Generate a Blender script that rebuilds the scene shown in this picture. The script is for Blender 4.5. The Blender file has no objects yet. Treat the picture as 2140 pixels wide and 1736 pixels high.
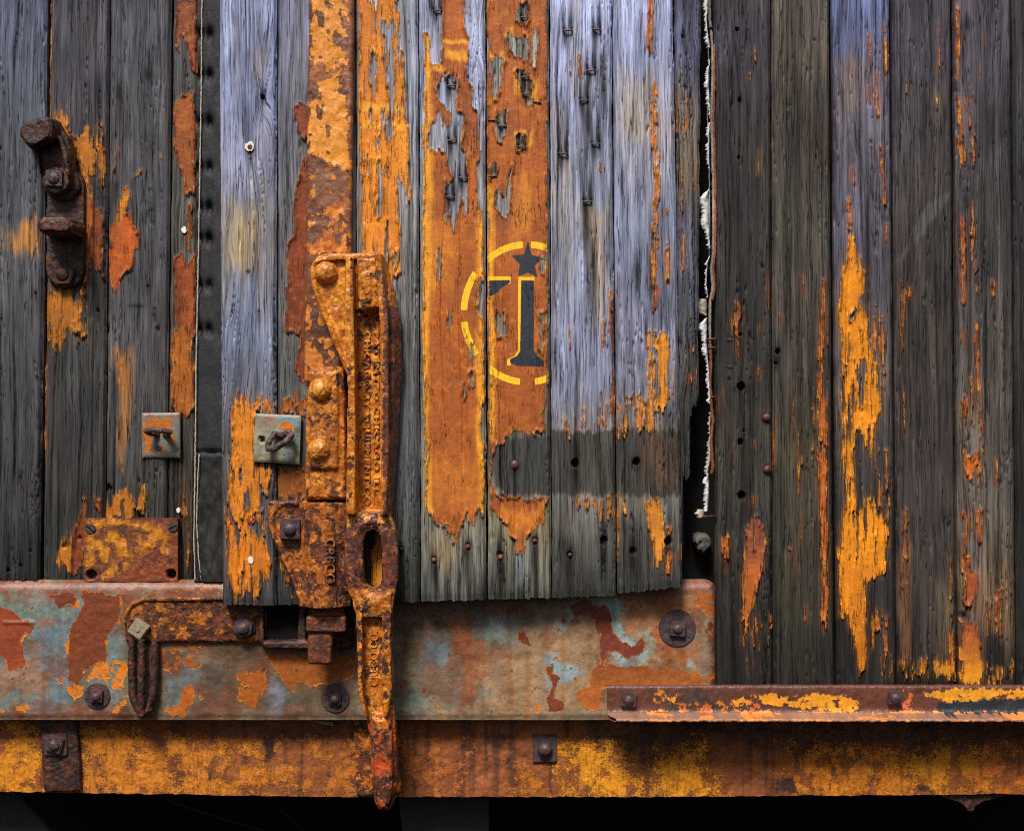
import bpy, bmesh, math, random
import numpy as np
from mathutils import Vector, Matrix

# ------------------------------------------------------------------ camera, sky, sun, exposure
S = 0.000607            # metres per picture unit (2140 units across the picture)
DIST = 1.80             # camera distance from the plane of the plank walls
C = bpy.context.scene.collection
scn = bpy.context.scene

cam_d = bpy.data.cameras.new('camera')
cam = bpy.data.objects.new('camera', cam_d); C.objects.link(cam)
cam.location = (0, -DIST, 0); cam.rotation_euler = (math.radians(90), 0, 0)
cam_d.sensor_width = 36.0; cam_d.lens = 36.0 * DIST / (2140 * S)
cam_d.clip_start = 0.05; cam_d.clip_end = 200.0
scn.camera = cam

SUN_DIR = Vector((-0.22, -0.68, 0.95)).normalized()
world = bpy.data.worlds.new('World'); scn.world = world
world.use_nodes = True
wn = world.node_tree
bg = wn.nodes['Background']
sky = wn.nodes.new('ShaderNodeTexSky'); sky.sky_type = 'NISHITA'; sky.sun_disc = False
sky.sun_elevation = math.asin(SUN_DIR.z); sky.sun_rotation = math.atan2(SUN_DIR.x, SUN_DIR.y)
sky.dust_density = 4.0; sky.air_density = 1.0; sky.ozone_density = 1.0
wn.links.new(sky.outputs[0], bg.inputs[0]); bg.inputs[1].default_value = 0.05
sun_d = bpy.data.lights.new('sun', 'SUN'); sun_d.energy = 3.6; sun_d.angle = math.radians(16)
sun_d.color = (1.0, 0.935, 0.87)
sun = bpy.data.objects.new('sun', sun_d); C.objects.link(sun)
sun.rotation_euler = SUN_DIR.to_track_quat('Z', 'Y').to_euler()
sun.location = (-1, -2, 3)
scn.view_settings.view_transform = 'Standard'; scn.view_settings.look = 'None'
scn.view_settings.gamma = 1.0; scn.view_settings.use_curve_mapping = False
scn.view_settings.exposure = 0.42
scn.render.engine = 'CYCLES'
scn.cycles.filter_width = 1.05
scn.cycles.use_denoising = False

# ------------------------------------------------------------------ small helpers
def lin(c):
    c = np.asarray(c, float) / 255.0
    return np.where(c <= 0.04045, c / 12.92, ((c + 0.055) / 1.055) ** 2.4)
def rgba(c): l = lin(c); return (float(l[0]), float(l[1]), float(l[2]), 1.0)

class Frame:
    """true-size placement of one thing whose main face stands d units in front of the walls"""
    def __init__(self, d=0.0, off=0.0):
        self.off = off; self.f = (DIST - (d + off) * S) / DIST * S
    def __call__(self, x, y, d):
        return Vector(((x - 1070) * self.f, -(d + self.off) * S, (868 - y) * self.f))
    def arr(self, x, y, d):
        return np.stack([(x - 1070) * self.f, -(d + self.off) * S, (868 - y) * self.f], -1)

def _hash(i, j, seed):
    h = (i.astype(np.int64) * 374761393 + j.astype(np.int64) * 668265263 + int(seed) * 1442695041) & 0xffffffff
    h = ((h ^ (h >> 13)) * 1274126177) & 0xffffffff
    h = (h ^ (h >> 16)) & 0xffffffff
    return h / 4294967295.0
def vn(x, y, seed=0):
    xi = np.floor(x); yi = np.floor(y); fx = x - xi; fy = y - yi
    fx = fx * fx * (3 - 2 * fx); fy = fy * fy * (3 - 2 * fy)
    a = _hash(xi, yi, seed); b = _hash(xi + 1, yi, seed); c = _hash(xi, yi + 1, seed); d = _hash(xi + 1, yi + 1, seed)
    return (a * (1 - fx) + b * fx) * (1 - fy) + (c * (1 - fx) + d * fx) * fy
def fbm(x, y, seed=0, oct=4, gain=0.5):
    t = 0; a = 1; n = 0
    for o in range(oct):
        t = t + a * vn(x * 2 ** o, y * 2 ** o, seed + o * 17); n += a; a *= gain
    return t / n
def vn3(p, seed=0):
    i = np.floor(p); f = p - i; f = f * f * (3 - 2 * f); r = 0
    for k in (0, 1):
        z = i[:, 2] + k
        s = ((z.astype(np.int64) * 2246822519) & 0xfffff)
        def h(a, b): return _hash(i[:, 0] + a + s, i[:, 1] + b - s * 3, seed)
        v = (h(0, 0) * (1 - f[:, 0]) + h(1, 0) * f[:, 0]) * (1 - f[:, 1]) + (h(0, 1) * (1 - f[:, 0]) + h(1, 1) * f[:, 0]) * f[:, 1]
        r = r + v * (f[:, 2] if k else 1 - f[:, 2])
    return r
def sstep(a, b, x):
    t = np.clip((x - a) / (b - a), 0, 1); return t * t * (3 - 2 * t)
def sdf(poly, X, Y):
    P = np.asarray(poly, float); Q = np.roll(P, -1, 0)
    d2 = np.full(X.shape, 1e18); ins = np.zeros(X.shape, bool)
    for (ax, ay), (bx, by) in zip(P, Q):
        ex, ey = bx - ax, by - ay
        L = ex * ex + ey * ey + 1e-9
        t = np.clip(((X - ax) * ex + (Y - ay) * ey) / L, 0, 1)
        d2 = np.minimum(d2, (X - ax - t * ex) ** 2 + (Y - ay - t * ey) ** 2)
        cond = ((ay > Y) != (by > Y))
        with np.errstate(divide='ignore', invalid='ignore'):
            xx = ex * (Y - ay) / (ey if ey != 0 else 1e-9) + ax
        ins ^= cond & (X < xx)
    d = np.sqrt(d2)
    return np.where(ins, d, -d)

# ------------------------------------------------------------------ object bookkeeping
def thing(name, label, cat, loc, group=None, kind=None):
    o = bpy.data.objects.new(name, None); C.objects.link(o); o.location = loc; o.empty_display_size = 0.02
    o['label'] = label
    if cat: o['category'] = cat
    if group: o['group'] = group
    if kind: o['kind'] = kind
    return o
def origin(o):
    v = Vector((0, 0, 0))
    while o is not None: v = v + o.location; o = o.parent
    return v
def link_mesh(name, me, mat, parent=None, label=None, smooth=True):
    """me holds world coordinates; it becomes a child of parent"""
    off = origin(parent)
    if parent is not None and off.length > 0: me.transform(Matrix.Translation(-off))
    me.materials.clear(); me.materials.append(mat)
    if smooth:
        me.polygons.foreach_set('use_smooth', np.ones(len(me.polygons), bool))
    o = bpy.data.objects.new(name, me); C.objects.link(o); o.parent = parent
    if label: o['label'] = label
    return o
def set_attr(me, name, arr):
    arr = np.asarray(arr, np.float32)
    if arr.ndim == 1:
        a = me.attributes.new(name, 'FLOAT', 'POINT'); a.data.foreach_set('value', arr)
    else:
        a = me.attributes.new(name, 'FLOAT_VECTOR', 'POINT'); a.data.foreach_set('vector', np.ascontiguousarray(arr[:, :3]).ravel())
def mesh_np(name, V, F):
    me = bpy.data.meshes.new(name)
    F = np.asarray(F, np.int32)
    me.vertices.add(len(V)); me.vertices.foreach_set('co', np.asarray(V, np.float32).ravel())
    me.loops.add(F.size); me.loops.foreach_set('vertex_index', F.ravel())
    me.polygons.add(len(F)); me.polygons.foreach_set('loop_start', np.arange(0, F.size, F.shape[1], dtype=np.int32))
    me.polygons.foreach_set('loop_total', np.full(len(F), F.shape[1], np.int32))
    me.update(calc_edges=True); me.validate()
    return me

# ------------------------------------------------------------------ solid shapes (bmesh, picture units through a Frame)
class Bm:
    def __init__(self, fr): self.bm = bmesh.new(); self.fr = fr
    def prism(self, poly, d0, d1, inset=0.0, bev=0.0):
        """outline extruded from depth d0 (back) to d1 (front); the front outline may shrink by inset"""
        bm = self.bm; P = np.asarray(poly, float); c = P.mean(0)
        n = len(P)
        if inset:
            Q = []
            for i in range(n):
                a, b, e = P[i - 1], P[i], P[(i + 1) % n]
                t1 = (b - a) / (np.linalg.norm(b - a) + 1e-9); t2 = (e - b) / (np.linalg.norm(e - b) + 1e-9)
                n1 = np.array([-t1[1], t1[0]]); n2 = np.array([-t2[1], t2[0]]); m = n1 + n2; m /= (np.dot(m, n1) + 1e-9)
                Q.append((b, m))
            area = 0.5 * sum(P[i][0] * P[(i + 1) % n][1] - P[(i + 1) % n][0] * P[i][1] for i in range(n))
            s = 1 if area > 0 else -1
            F_ = np.array([b + s * m * inset for b, m in Q])
        else: F_ = P
        vb = [bm.verts.new(self.fr(x, y, d0)) for x, y in P]
        vf = [bm.verts.new(self.fr(x, y, d1)) for x, y in F_]
        fs = [bm.faces.new(vb), bm.faces.new(vf[::-1])]
        for i in range(n): fs.append(bm.faces.new((vb[i], vf[i], vf[(i + 1) % n], vb[(i + 1) % n])))
        if bev:
            es = [e for e in {e for f in fs for e in f.edges} if any(v in vf for v in e.verts)]
            bmesh.ops.bevel(bm, geom=es, offset=bev * S, segments=2, affect='EDGES', clamp_overlap=True)
        return self
    def box(self, x0, y0, x1, y1, d0, d1, bev=0.0, inset=0.0):
        return self.prism([(x0, y0), (x1, y0), (x1, y1), (x0, y1)], d0, d1, inset, bev)
    def disc(self, x, y, r, d0, d1, n=24, bev=0.0, inset=0.0, sy=1.0):
        return self.prism([(x + r * math.cos(2 * math.pi * k / n), y + sy * r * math.sin(2 * math.pi * k / n)) for k in range(n)], d0, d1, inset, bev)
    def ngon(self, x, y, r, n, rot, d0, d1, bev=0.0, inset=0.0):
        return self.prism([(x + r * math.cos(rot + 2 * math.pi * k / n), y + r * math.sin(rot + 2 * math.pi * k / n)) for k in range(n)], d0, d1, inset, bev)
    def dome(self, x, y, r, d0, h, seg=20, rings=7, flat=1.0):
        bm = self.bm; prev = None
        for i in range(rings):
            a = (math.pi / 2) * i / (rings - 1)
            rr = r * math.cos(a); dd = d0 + h * math.sin(a) ** flat
            if i == rings - 1:
                t = bm.verts.new(self.fr(x, y, dd))
                for k in range(seg): bm.faces.new((prev[k], t, prev[(k + 1) % seg]))
            else:
                cur = [bm.verts.new(self.fr(x + rr * math.cos(2 * math.pi * k / seg), y + rr * math.sin(2 * math.pi * k / seg), dd)) for k in range(seg)]
                if prev:
                    for k in range(seg): bm.faces.new((prev[k], cur[k], cur[(k + 1) % seg], prev[(k + 1) % seg]))
                else: bm.faces.new(cur)
                prev = cur
        return self
    def tube(self, pts, r, seg=10, closed=False, cap=True, sq=1.0):
        """pts: (x,y,d[,r]) in picture units"""
        bm = self.bm; P = [self.fr(p[0], p[1], p[2]) for p in pts]; R = [(p[3] if len(p) > 3 else r) * S for p in pts]
        n = len(P); rings = []
        up = None
        for i in range(n):
            a = P[i - 1] if (i > 0 or closed) else P[i]; b = P[(i + 1) % n] if (i < n - 1 or closed) else P[i]
            t = (b - a).normalized()
            if up is None:
                up = Vector((0, 1, 0)) if abs(t.y) < 0.9 else Vector((1, 0, 0))
            u = (up - t * up.dot(t)).normalized(); v = t.cross(u); up = u
            rings.append([bm.verts.new(P[i] + (u * math.cos(2 * math.pi * k / seg) * sq + v * math.sin(2 * math.pi * k / seg)) * R[i]) for k in range(seg)])
        m = n if closed else n - 1
        for i in range(m):
            A, B = rings[i], rings[(i + 1) % n]
            for k in range(seg): bm.faces.new((A[k], A[(k + 1) % seg], B[(k + 1) % seg], B[k]))
        if cap and not closed: bm.faces.new(rings[0][::-1]); bm.faces.new(rings[-1])
        return self
    def mesh(self, name):
        bmesh.ops.recalc_face_normals(self.bm, faces=self.bm.faces)
        me = bpy.data.meshes.new(name); self.bm.to_mesh(me); self.bm.free(); return me
    def build(self, name, mat, parent, label=None, smooth=False):
        me = self.mesh(name)
        o = link_mesh(name, me, mat, parent, label, smooth)
        if not smooth:
            me.set_sharp_from_angle(angle=math.radians(38)); me.polygons.foreach_set('use_smooth', np.ones(len(me.polygons), bool))
        return o
    def cast(self, name, mat, parent, label=None, voxel=2.0, smooth=4, rough=1.2, pit=0.8, fn=None, seed=0):
        """merge the overlapping pieces into one cast-iron skin with soft corners and a pitted face"""
        me = self.mesh(name)
        tmp = bpy.data.objects.new('tmp', me); C.objects.link(tmp)
        m = tmp.modifiers.new('r', 'REMESH'); m.mode = 'VOXEL'; m.voxel_size = voxel * S
        if smooth:
            k = tmp.modifiers.new('s', 'SMOOTH'); k.iterations = smooth; k.factor = 0.5
        dg = bpy.context.evaluated_depsgraph_get(); dg.update()
        out = bpy.data.meshes.new_from_object(tmp.evaluated_get(dg)); out.name = name
        bpy.data.objects.remove(tmp); bpy.data.meshes.remove(me)
        n = len(out.vertices); co = np.empty(n * 3, np.float32); out.vertices.foreach_get('co', co); co = co.reshape(-1, 3).astype(float)
        no = np.empty(n * 3, np.float32); out.vertices.foreach_get('normal', no); no = no.reshape(-1, 3)
        p = co / S + 5000 + seed * 131
        disp = (vn3(p / 22, 1) - .5) * rough * 1.6 + (vn3(p / 9, 2) - .5) * rough + (vn3(p / 4, 3) - .5) * pit * 1.3
        fl = sstep(.60, .66, vn3(p / 17, 5) * .6 + vn3(p / 7, 6) * .4)          # scaled-off rust layers
        disp = disp - fl * 1.6 * rough * .6
        if fn is not None: disp = disp + fn(co / S)
        co = co + no * (disp * S)[:, None]
        out.vertices.foreach_set('co', co.astype(np.float32).ravel()); out.update()
        return link_mesh(name, out, mat, parent, label, True)

# ------------------------------------------------------------------ materials
class NT:
    def __init__(self, name):
        self.mat = bpy.data.materials.new(name); self.mat.use_nodes = True
        self.t = self.mat.node_tree; self.b = self.t.nodes['Principled BSDF']
    def n(self, typ, **k):
        o = self.t.nodes.new(typ)
        for a, v in k.items(): setattr(o, a, v)
        return o
    def put(self, sock, v):
        if hasattr(v, 'node'): self.t.links.new(v, sock)
        elif v is not None:
            if hasattr(sock.default_value, '__len__') and not hasattr(v, '__len__'): v = [v] * len(sock.default_value)
            if hasattr(sock.default_value, '__len__'): v = (tuple(v) + (1.0,))[:len(sock.default_value)]
            sock.default_value = v
    def math(self, op, a, b=None, c=None, clamp=False):
        o = self.n('ShaderNodeMath', operation=op, use_clamp=clamp)
        self.put(o.inputs[0], a)
        if b is not None: self.put(o.inputs[1], b)
        if c is not None: self.put(o.inputs[2], c)
        return o.outputs[0]
    def vmath(self, op, a, b=None, c=None):
        o = self.n('ShaderNodeVectorMath', operation=op); self.put(o.inputs[0], a)
        if b is not None: self.put(o.inputs[1], b)
        if c is not None: self.put(o.inputs[2], c)
        return o.outputs[0]
    def attr(self, name, out='Fac'):
        o = self.n('ShaderNodeAttribute'); o.attribute_name = name; return o.outputs[out]
    def noise(self, vec, scale=1.0, detail=4.0, rough=0.55, dist=0.0):
        o = self.n('ShaderNodeTexNoise'); self.put(o.inputs['Vector'], vec)
        o.inputs['Scale'].default_value = scale; o.inputs['Detail'].default_value = detail
        o.inputs['Roughness'].default_value = rough; o.inputs['Distortion'].default_value = dist
        return o.outputs['Fac']
    def rng(self, v, a, b, c=0.0, d=1.0, smooth=False):
        o = self.n('ShaderNodeMapRange', clamp=True)
        if smooth: o.interpolation_type = 'SMOOTHSTEP'
        for i, x in enumerate((v, a, b, c, d)): self.put(o.inputs[i], x)
        return o.outputs[0]
    def mix(self, f, a, b, mode='MIX'):
        o = self.n('ShaderNodeMix', data_type='RGBA', blend_type=mode, clamp_factor=True)
        self.put(o.inputs[0], f); self.put(o.inputs[6], a); self.put(o.inputs[7], b); return o.outputs[2]
    def fmix(self, f, a, b):
        o = self.n('ShaderNodeMix', data_type='FLOAT', clamp_factor=True)
        self.put(o.inputs[0], f); self.put(o.inputs[2], a); self.put(o.inputs[3], b); return o.outputs[0]
    def scale(self, col, f):                       # colour times scalar
        o = self.n('ShaderNodeVectorMath', operation='SCALE'); self.put(o.inputs[0], col); self.put(o.inputs[3], f); return o.outputs[0]
    def bump(self, h, dist, strength=1.0, normal=None):
        o = self.n('ShaderNodeBump'); o.inputs['Strength'].default_value = strength; o.inputs['Distance'].default_value = dist
        self.put(o.inputs['Height'], h)
        if normal is not None: self.put(o.inputs['Normal'], normal)
        return o.outputs[0]
    def done(self, col, rough, normal=None, spec=0.4):
        self.put(self.b.inputs['Base Color'], col); self.put(self.b.inputs['Roughness'], rough)
        self.b.inputs['Specular IOR Level'].default_value = spec
        if normal is not None: self.put(self.b.inputs['Normal'], normal)
        return self.mat

def wood_material(name, relief=1.0):
    m = NT(name)
    g = m.attr('grain', 'Vector')
    base = m.attr('base_col', 'Color'); pcol = m.attr('paint_col', 'Color')
    paint = m.attr('paint'); ink = m.attr('ink'); yel = m.attr('yel'); cov = m.attr('cover')
    def st(x, y, z=1.0): return m.vmath('MULTIPLY', g, (x, y, z))
    streak = m.noise(st(.10, .006), 1, 5, .6)
    fine = m.noise(st(.45, .010), 1, 4, .6)
    hair = m.noise(st(1.1, .018), 1, 2, .6)
    wob = m.noise(st(.05, .004), 1, 2, .5)
    ring = m.math('SINE', m.math('ADD', m.math('MULTIPLY', m.n('ShaderNodeSeparateXYZ').outputs[0], 0.0), 0.0))
    sep = m.n('ShaderNodeSeparateXYZ'); m.put(sep.inputs[0], g)
    ring = m.math('SINE', m.math('ADD', m.math('MULTIPLY', sep.outputs[0], 0.95), m.math('MULTIPLY', wob, 9.0)))
    ring = m.rng(ring, -1, 1, 0, 1)
    spot = m.noise(st(.30, .12), 1, 4, .65)
    v = m.math('ADD', m.rng(streak, .3, .7, .52, 1.42), m.rng(fine, .3, .7, -.36, .34))
    v = m.math('ADD', v, m.rng(hair, .3, .7, -.28, .28))
    v = m.math('MAXIMUM', v, .12)
    v = m.math('ADD', v, m.math('MULTIPLY', m.math('SUBTRACT', ring, .5), m.rng(streak, .35, .65, .02, .22)))
    v = m.math('ADD', v, m.rng(spot, .35, .65, -.05, .05))
    crackn = m.noise(st(.16, .0035), 1, 3, .55)
    crack = m.rng(m.math('ABSOLUTE', m.math('SUBTRACT', crackn, .5)), .0, .013, 1, 0)
    crack = m.math('MULTIPLY', crack, m.rng(m.noise(st(.05, .006), 1, 2), .40, .54))
    v = m.math('MULTIPLY', v, m.rng(crack, 0, 1, 1, .15))
    ck2 = m.rng(m.noise(st(.55, .007), 1, 2, .5), .62, .72, 1, .42)
    v = m.math('MULTIPLY', v, ck2)
    wood = m.scale(base, v)
    hue = m.noise(st(.03, .004), 1, 3, .6)
    wood = m.mix(m.rng(hue, .45, .75, 0, .35), wood, m.scale(base, m.math('MULTIPLY', v, 1.0)), 'MIX')
    warm = m.mix(1.0, wood, (1.12, .99, .88, 1), 'MULTIPLY')
    wood = m.mix(m.rng(hue, .48, .68, 0, .75), wood, warm)
    # paint edge, torn along the grain
    j1 = m.math('MULTIPLY', m.math('SUBTRACT', m.noise(st(.26, .030), 1, 5, .62), .5), 1.3)
    j2 = m.math('MULTIPLY', m.math('SUBTRACT', m.noise(st(.60, .20), 1, 3, .6), .5), .35)
    f = m.math('ADD', paint, m.math('ADD', j1, j2))
    thin = m.math('MULTIPLY', m.rng(m.noise(st(.75, .014), 1, 3, .6), .54, .68), m.rng(f, .0, 1.6, 1.1, 0))
    f = m.math('SUBTRACT', f, thin)
    pm = m.rng(f, -.035, .035, 0, 1)
    # thin faded residue beyond the edge
    res = m.rng(f, -1.1, -.05, 0, .55)
    res = m.math('MULTIPLY', res, m.rng(fine, .40, .62, 0, 1))
    wood = m.mix(res, wood, m.mix(.55, wood, pcol))
    # paint colour
    iso = m.vmath('MULTIPLY', g, (.05, .05, 1.0))
    mott = m.noise(iso, 1.0, 8, .68); grit = m.noise(iso, 9.0, 4, .7)
    pv = m.math('ADD', m.rng(mott, .3, .7, .70, 1.24), m.rng(grit, .3, .7, -.20, .20))
    pv = m.math('ADD', pv, m.rng(fine, .3, .7, -.10, .08))
    pc = m.scale(pcol, pv)
    pc = m.mix(m.rng(mott, .54, .74, 0, .30), pc, m.scale(rgba((236, 160, 48)), m.rng(grit, .3, .7, .85, 1.1)))
    pc = m.mix(m.rng(m.noise(iso, .5, 5, .6), .56, .70, 0, .42), pc, rgba((120, 66, 48)))
    lip = m.math('MULTIPLY', m.rng(f, .02, .42, 1, 0), m.rng(m.noise(st(.09, .03), 1, 3), .47, .62))
    pc = m.mix(m.math('MULTIPLY', lip, .75), pc, rgba((244, 176, 54)))
    pcrk = m.rng(m.math('ABSOLUTE', m.math('SUBTRACT', m.noise(st(.14, .012), 1, 4, .6), .5)), 0, .012, 1, 0)
    pcrk = m.math('MULTIPLY', pcrk, m.rng(m.noise(st(.04, .015), 1, 2), .53, .66))
    pc = m.scale(pc, m.rng(pcrk, 0, 1, 1, .30))
    ej = m.math('MULTIPLY', m.math('SUBTRACT', m.noise(iso, 6.0, 3), .5), .10)
    ym = m.rng(m.math('ADD', yel, ej), .02, .09, 0, 1)
    wearn = m.rng(m.noise(st(.45, .03), 1, 4, .65), .60, .68, 1.0, .25)
    pc = m.mix(m.math('MULTIPLY', m.math('MULTIPLY', ym, wearn), m.rng(grit, .28, .40, .55, 1)), pc, rgba((252, 196, 40)))
    im = m.rng(m.math('ADD', ink, ej), .02, .09, 0, 1)
    scr = m.rng(m.noise(st(.5, .25), 1, 5, .7), .66, .72, 1, .35)
    pc = m.mix(m.math('MULTIPLY', im, scr), pc, m.scale(rgba((44, 50, 58)), m.rng(mott, .3, .7, .8, 1.25)))
    col = m.mix(pm, wood, pc)
    hw = m.math('ADD', m.math('MULTIPLY', fine, .55), m.math('MULTIPLY', hair, .25))
    hw = m.math('ADD', hw, m.math('MULTIPLY', ring, m.rng(streak, .35, .65, .02, .22)))
    hw = m.math('SUBTRACT', hw, m.math('MULTIPLY', crack, 1.4))
    hp = m.math('ADD', m.math('MULTIPLY', mott, .8), m.math('MULTIPLY', fine, .25))
    hp = m.math('ADD', hp, 1.0)
    hp = m.math('SUBTRACT', hp, m.math('MULTIPLY', pcrk, 1.2))
    hp = m.math('ADD', hp, m.math('MULTIPLY', m.rng(f, .03, .4, 1, 0), .8))       # curled lip
    h = m.fmix(pm, hw, hp)
    nrm = m.bump(h, .0013 * relief, 1.0)
    return m.done(col, m.fmix(pm, .72, m.rng(mott, .3, .7, .62, .42)), nrm, .35)

def plate_material(name, jag=.5, speck=.0, lipcol=(236, 150, 36), rough=(.62, .45), relief=1.0, grain=.10, soft=.03, chips=0.0, pits=0.0):
    """painted, rusting rolled steel: base_col below, flakes of paint_col above"""
    m = NT(name)
    g = m.attr('grain', 'Vector'); base = m.attr('base_col', 'Color'); pcol = m.attr('paint_col', 'Color'); paint = m.attr('paint')
    n1 = m.noise(g, .035, 6, .62); n2 = m.noise(g, .16, 6, .65); n3 = m.noise(g, .6, 3, .6)
    drip = m.noise(m.vmath('MULTIPLY', g, (.09, .012, 1)), 1, 4, .6)
    v = m.math('ADD', m.rng(n1, .3, .7, .74, 1.22), m.rng(n2, .3, .7, -.20, .18))
    v = m.math('ADD', v, m.rng(n3, .3, .7, -grain, grain))
    b = m.scale(base, v)
    b = m.mix(m.rng(drip, .55, .75, 0, .38), b, m.mix(1.0, b, (1.15, .72, .45, 1), 'MULTIPLY'))
    b = m.mix(m.rng(n2, .63, .70, 0, .55), b, rgba((84, 46, 34)))
    if chips:
        cn = m.math('ADD', m.math('MULTIPLY', m.noise(m.vmath('ADD', g, (311.0, 77.0, 5.0)), .055, 8, .7), .7), m.math('MULTIPLY', n1, .3))
        cm = m.rng(cn, .585, .597); cr = m.math('MULTIPLY', m.rng(cn, .555, .585), m.math('SUBTRACT', 1.0, cm))
        b = m.mix(m.math('MULTIPLY', cr, .55 * chips), b, m.scale(b, 1.5))
        b = m.mix(m.math('MULTIPLY', cm, chips), b, m.mix(m.rng(n2, .4, .6), rgba((92, 48, 34)), rgba((150, 84, 44))))
        dk = m.rng(m.noise(m.vmath('ADD', g, (911.0, 13.0, 5.0)), .02, 7, .65), .50, .68, 1.0, .62)
        b = m.scale(b, dk)
    f = m.math('ADD', paint, m.math('MULTIPLY', m.math('SUBTRACT', n2, .5), jag))
    f = m.math('ADD', f, m.math('MULTIPLY', m.math('SUBTRACT', n1, .5), jag * 1.2))
    if speck: f = m.math('ADD', f, m.math('MULTIPLY', m.math('SUBTRACT', n3, .5), speck))
    pm = m.rng(f, -soft, soft, 0, 1)
    pc = m.scale(pcol, m.math('ADD', m.rng(n2, .3, .7, .72, 1.2), m.rng(n3, .3, .7, -.12, .12)))
    pc = m.mix(m.rng(n1, .5, .66, 0, .45), pc, m.scale(pcol, 1.45))
    lip = m.math('MULTIPLY', m.rng(f, .02, .30, 1, 0), m.rng(m.noise(g, .045, 3), .46, .58))
    pc = m.mix(m.math('MULTIPLY', lip, .8), pc, rgba(lipcol))
    if pits: pc = m.scale(pc, m.rng(m.noise(m.vmath('MULTIPLY', g, (.10, .014, 1)), 1, 5, .6), .50, .68, 1.0, .55))
    if pits: pc = m.mix(m.math('MULTIPLY', m.rng(m.noise(g, .42, 5, .75), .52, .62), pits), pc, rgba((84, 44, 26)))
    col = m.mix(pm, b, pc)
    # a pale worn rim in the old paint just outside a flake
    rim = m.math('MULTIPLY', m.rng(f, -.22, -.03, 0, 1), m.math('SUBTRACT', 1.0, pm))
    col = m.mix(m.math('MULTIPLY', rim, m.rng(m.noise(g, .03, 2), .45, .6, 0, .55)), col, m.scale(b, 1.7))
    h = m.math('ADD', m.math('MULTIPLY', n2, .8), m.math('MULTIPLY', n3, .25))
    h = m.math('ADD', h, m.math('MULTIPLY', pm, .8)); h = m.math('ADD', h, m.math('MULTIPLY', m.math('MULTIPLY', lip, pm), .6))
    nrm = m.bump(h, .0010 * relief, .8)
    return m.done(col, m.fmix(pm, m.rng(n2, .3, .7, rough[0], rough[1]), .48), nrm, .45)

def cast_material(name, cover=.5, paint=((150, 80, 24), (226, 142, 40)), rust=((46, 30, 28), (92, 52, 38), (138, 76, 44)), crisp=.025, scale=1.0, rough=.42, bloom=.5, bump=.0016):
    """rusted iron with the remains of amber paint"""
    m = NT(name)
    tc = m.n('ShaderNodeTexCoord'); oi = m.n('ShaderNodeObjectInfo')
    g = m.vmath('SCALE', tc.outputs['Object']); g.node.inputs[3].default_value = scale / S
    g = m.vmath('ADD', g, m.vmath('SCALE', (731.0, 417.0, 223.0))); 
    n1 = m.noise(g, .028, 6, .62); n2 = m.noise(g, .085, 8, .66); n3 = m.noise(g, .38, 5, .65); n4 = m.noise(g, .014, 3, .5)
    r = m.mix(m.rng(n2, .34, .58), rgba(rust[0]), rgba(rust[1]))
    r = m.mix(m.rng(n1, .5, .66), r, rgba(rust[2]))
    r = m.scale(r, m.rng(n3, .3, .7, .72, 1.3))
    bl = m.math('MULTIPLY', m.rng(m.noise(g, .05, 6, .7), .50, .66), bloom)
    r = m.mix(bl, r, rgba((176, 84, 26)))
    p = m.mix(m.rng(m.math('ADD', m.math('MULTIPLY', n3, .4), m.math('MULTIPLY', n2, .6)), .38, .62), rgba(paint[0]), rgba(paint[1]))
    p = m.mix(m.rng(n1, .42, .62, 0, .8), p, rgba(paint[0]))
    p = m.scale(p, m.rng(n2, .3, .7, .75, 1.2))
    p = m.mix(m.math('MULTIPLY', m.attr('redness'), m.rng(n1, .40, .48)), p, m.scale(rgba((188, 74, 32)), m.rng(n2, .3, .7, .7, 1.25)))
    wear = m.attr('wear')
    f = m.math('ADD', m.math('MULTIPLY', n1, .62), m.math('MULTIPLY', n2, .38))
    f = m.math('ADD', f, wear)
    thr = .5 + (.5 - cover) * .34
    pm = m.rng(f, thr - crisp, thr + crisp)
    lip = m.rng(m.math('ABSOLUTE', m.math('SUBTRACT', f, thr)), 0, .012, 1, 0)
    p = m.mix(m.math('MULTIPLY', lip, .6), p, rgba(paint[1]))
    col = m.mix(pm, r, p)
    sc = m.rng(m.noise(m.vmath('ADD', g, (57.0, 91.0, 33.0)), .06, 6, .6), .545, .555)
    col = m.scale(col, m.rng(sc, 0, 1, 1, .80))
    h = m.math('ADD', m.math('MULTIPLY', n2, 1.0), m.math('MULTIPLY', n3, .24))
    h = m.math('SUBTRACT', h, m.math('MULTIPLY', sc, .8))
    h = m.math('ADD', h, m.math('MULTIPLY', pm, .95)); h = m.math('ADD', h, m.math('MULTIPLY', lip, .25))
    nrm = m.bump(h, bump, .85)
    return m.done(col, m.math('ADD', m.rng(n3, .3, .7, rough - .10, rough + .14), m.math('MULTIPLY', pm, .04)), nrm, .5)

def plain_material(name, col, rough=.7, var=.35, scale=.06, spec=.3, bump=.0006):
    m = NT(name); tc = m.n('ShaderNodeTexCoord')
    g = m.vmath('SCALE', tc.outputs['Object']); g.node.inputs[3].default_value = 1 / S
    n = m.noise(g, scale, 7, .65); n2 = m.noise(g, scale * 6, 4, .6)
    c = m.scale(rgba(col), m.math('ADD', m.rng(n, .3, .7, 1 - var, 1 + var), m.rng(n2, .3, .7, -.15, .15)))
    return m.done(c, rough, m.bump(m.math('ADD', n, m.math('MULTIPLY', n2, .4)), bump, .8), spec)

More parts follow.
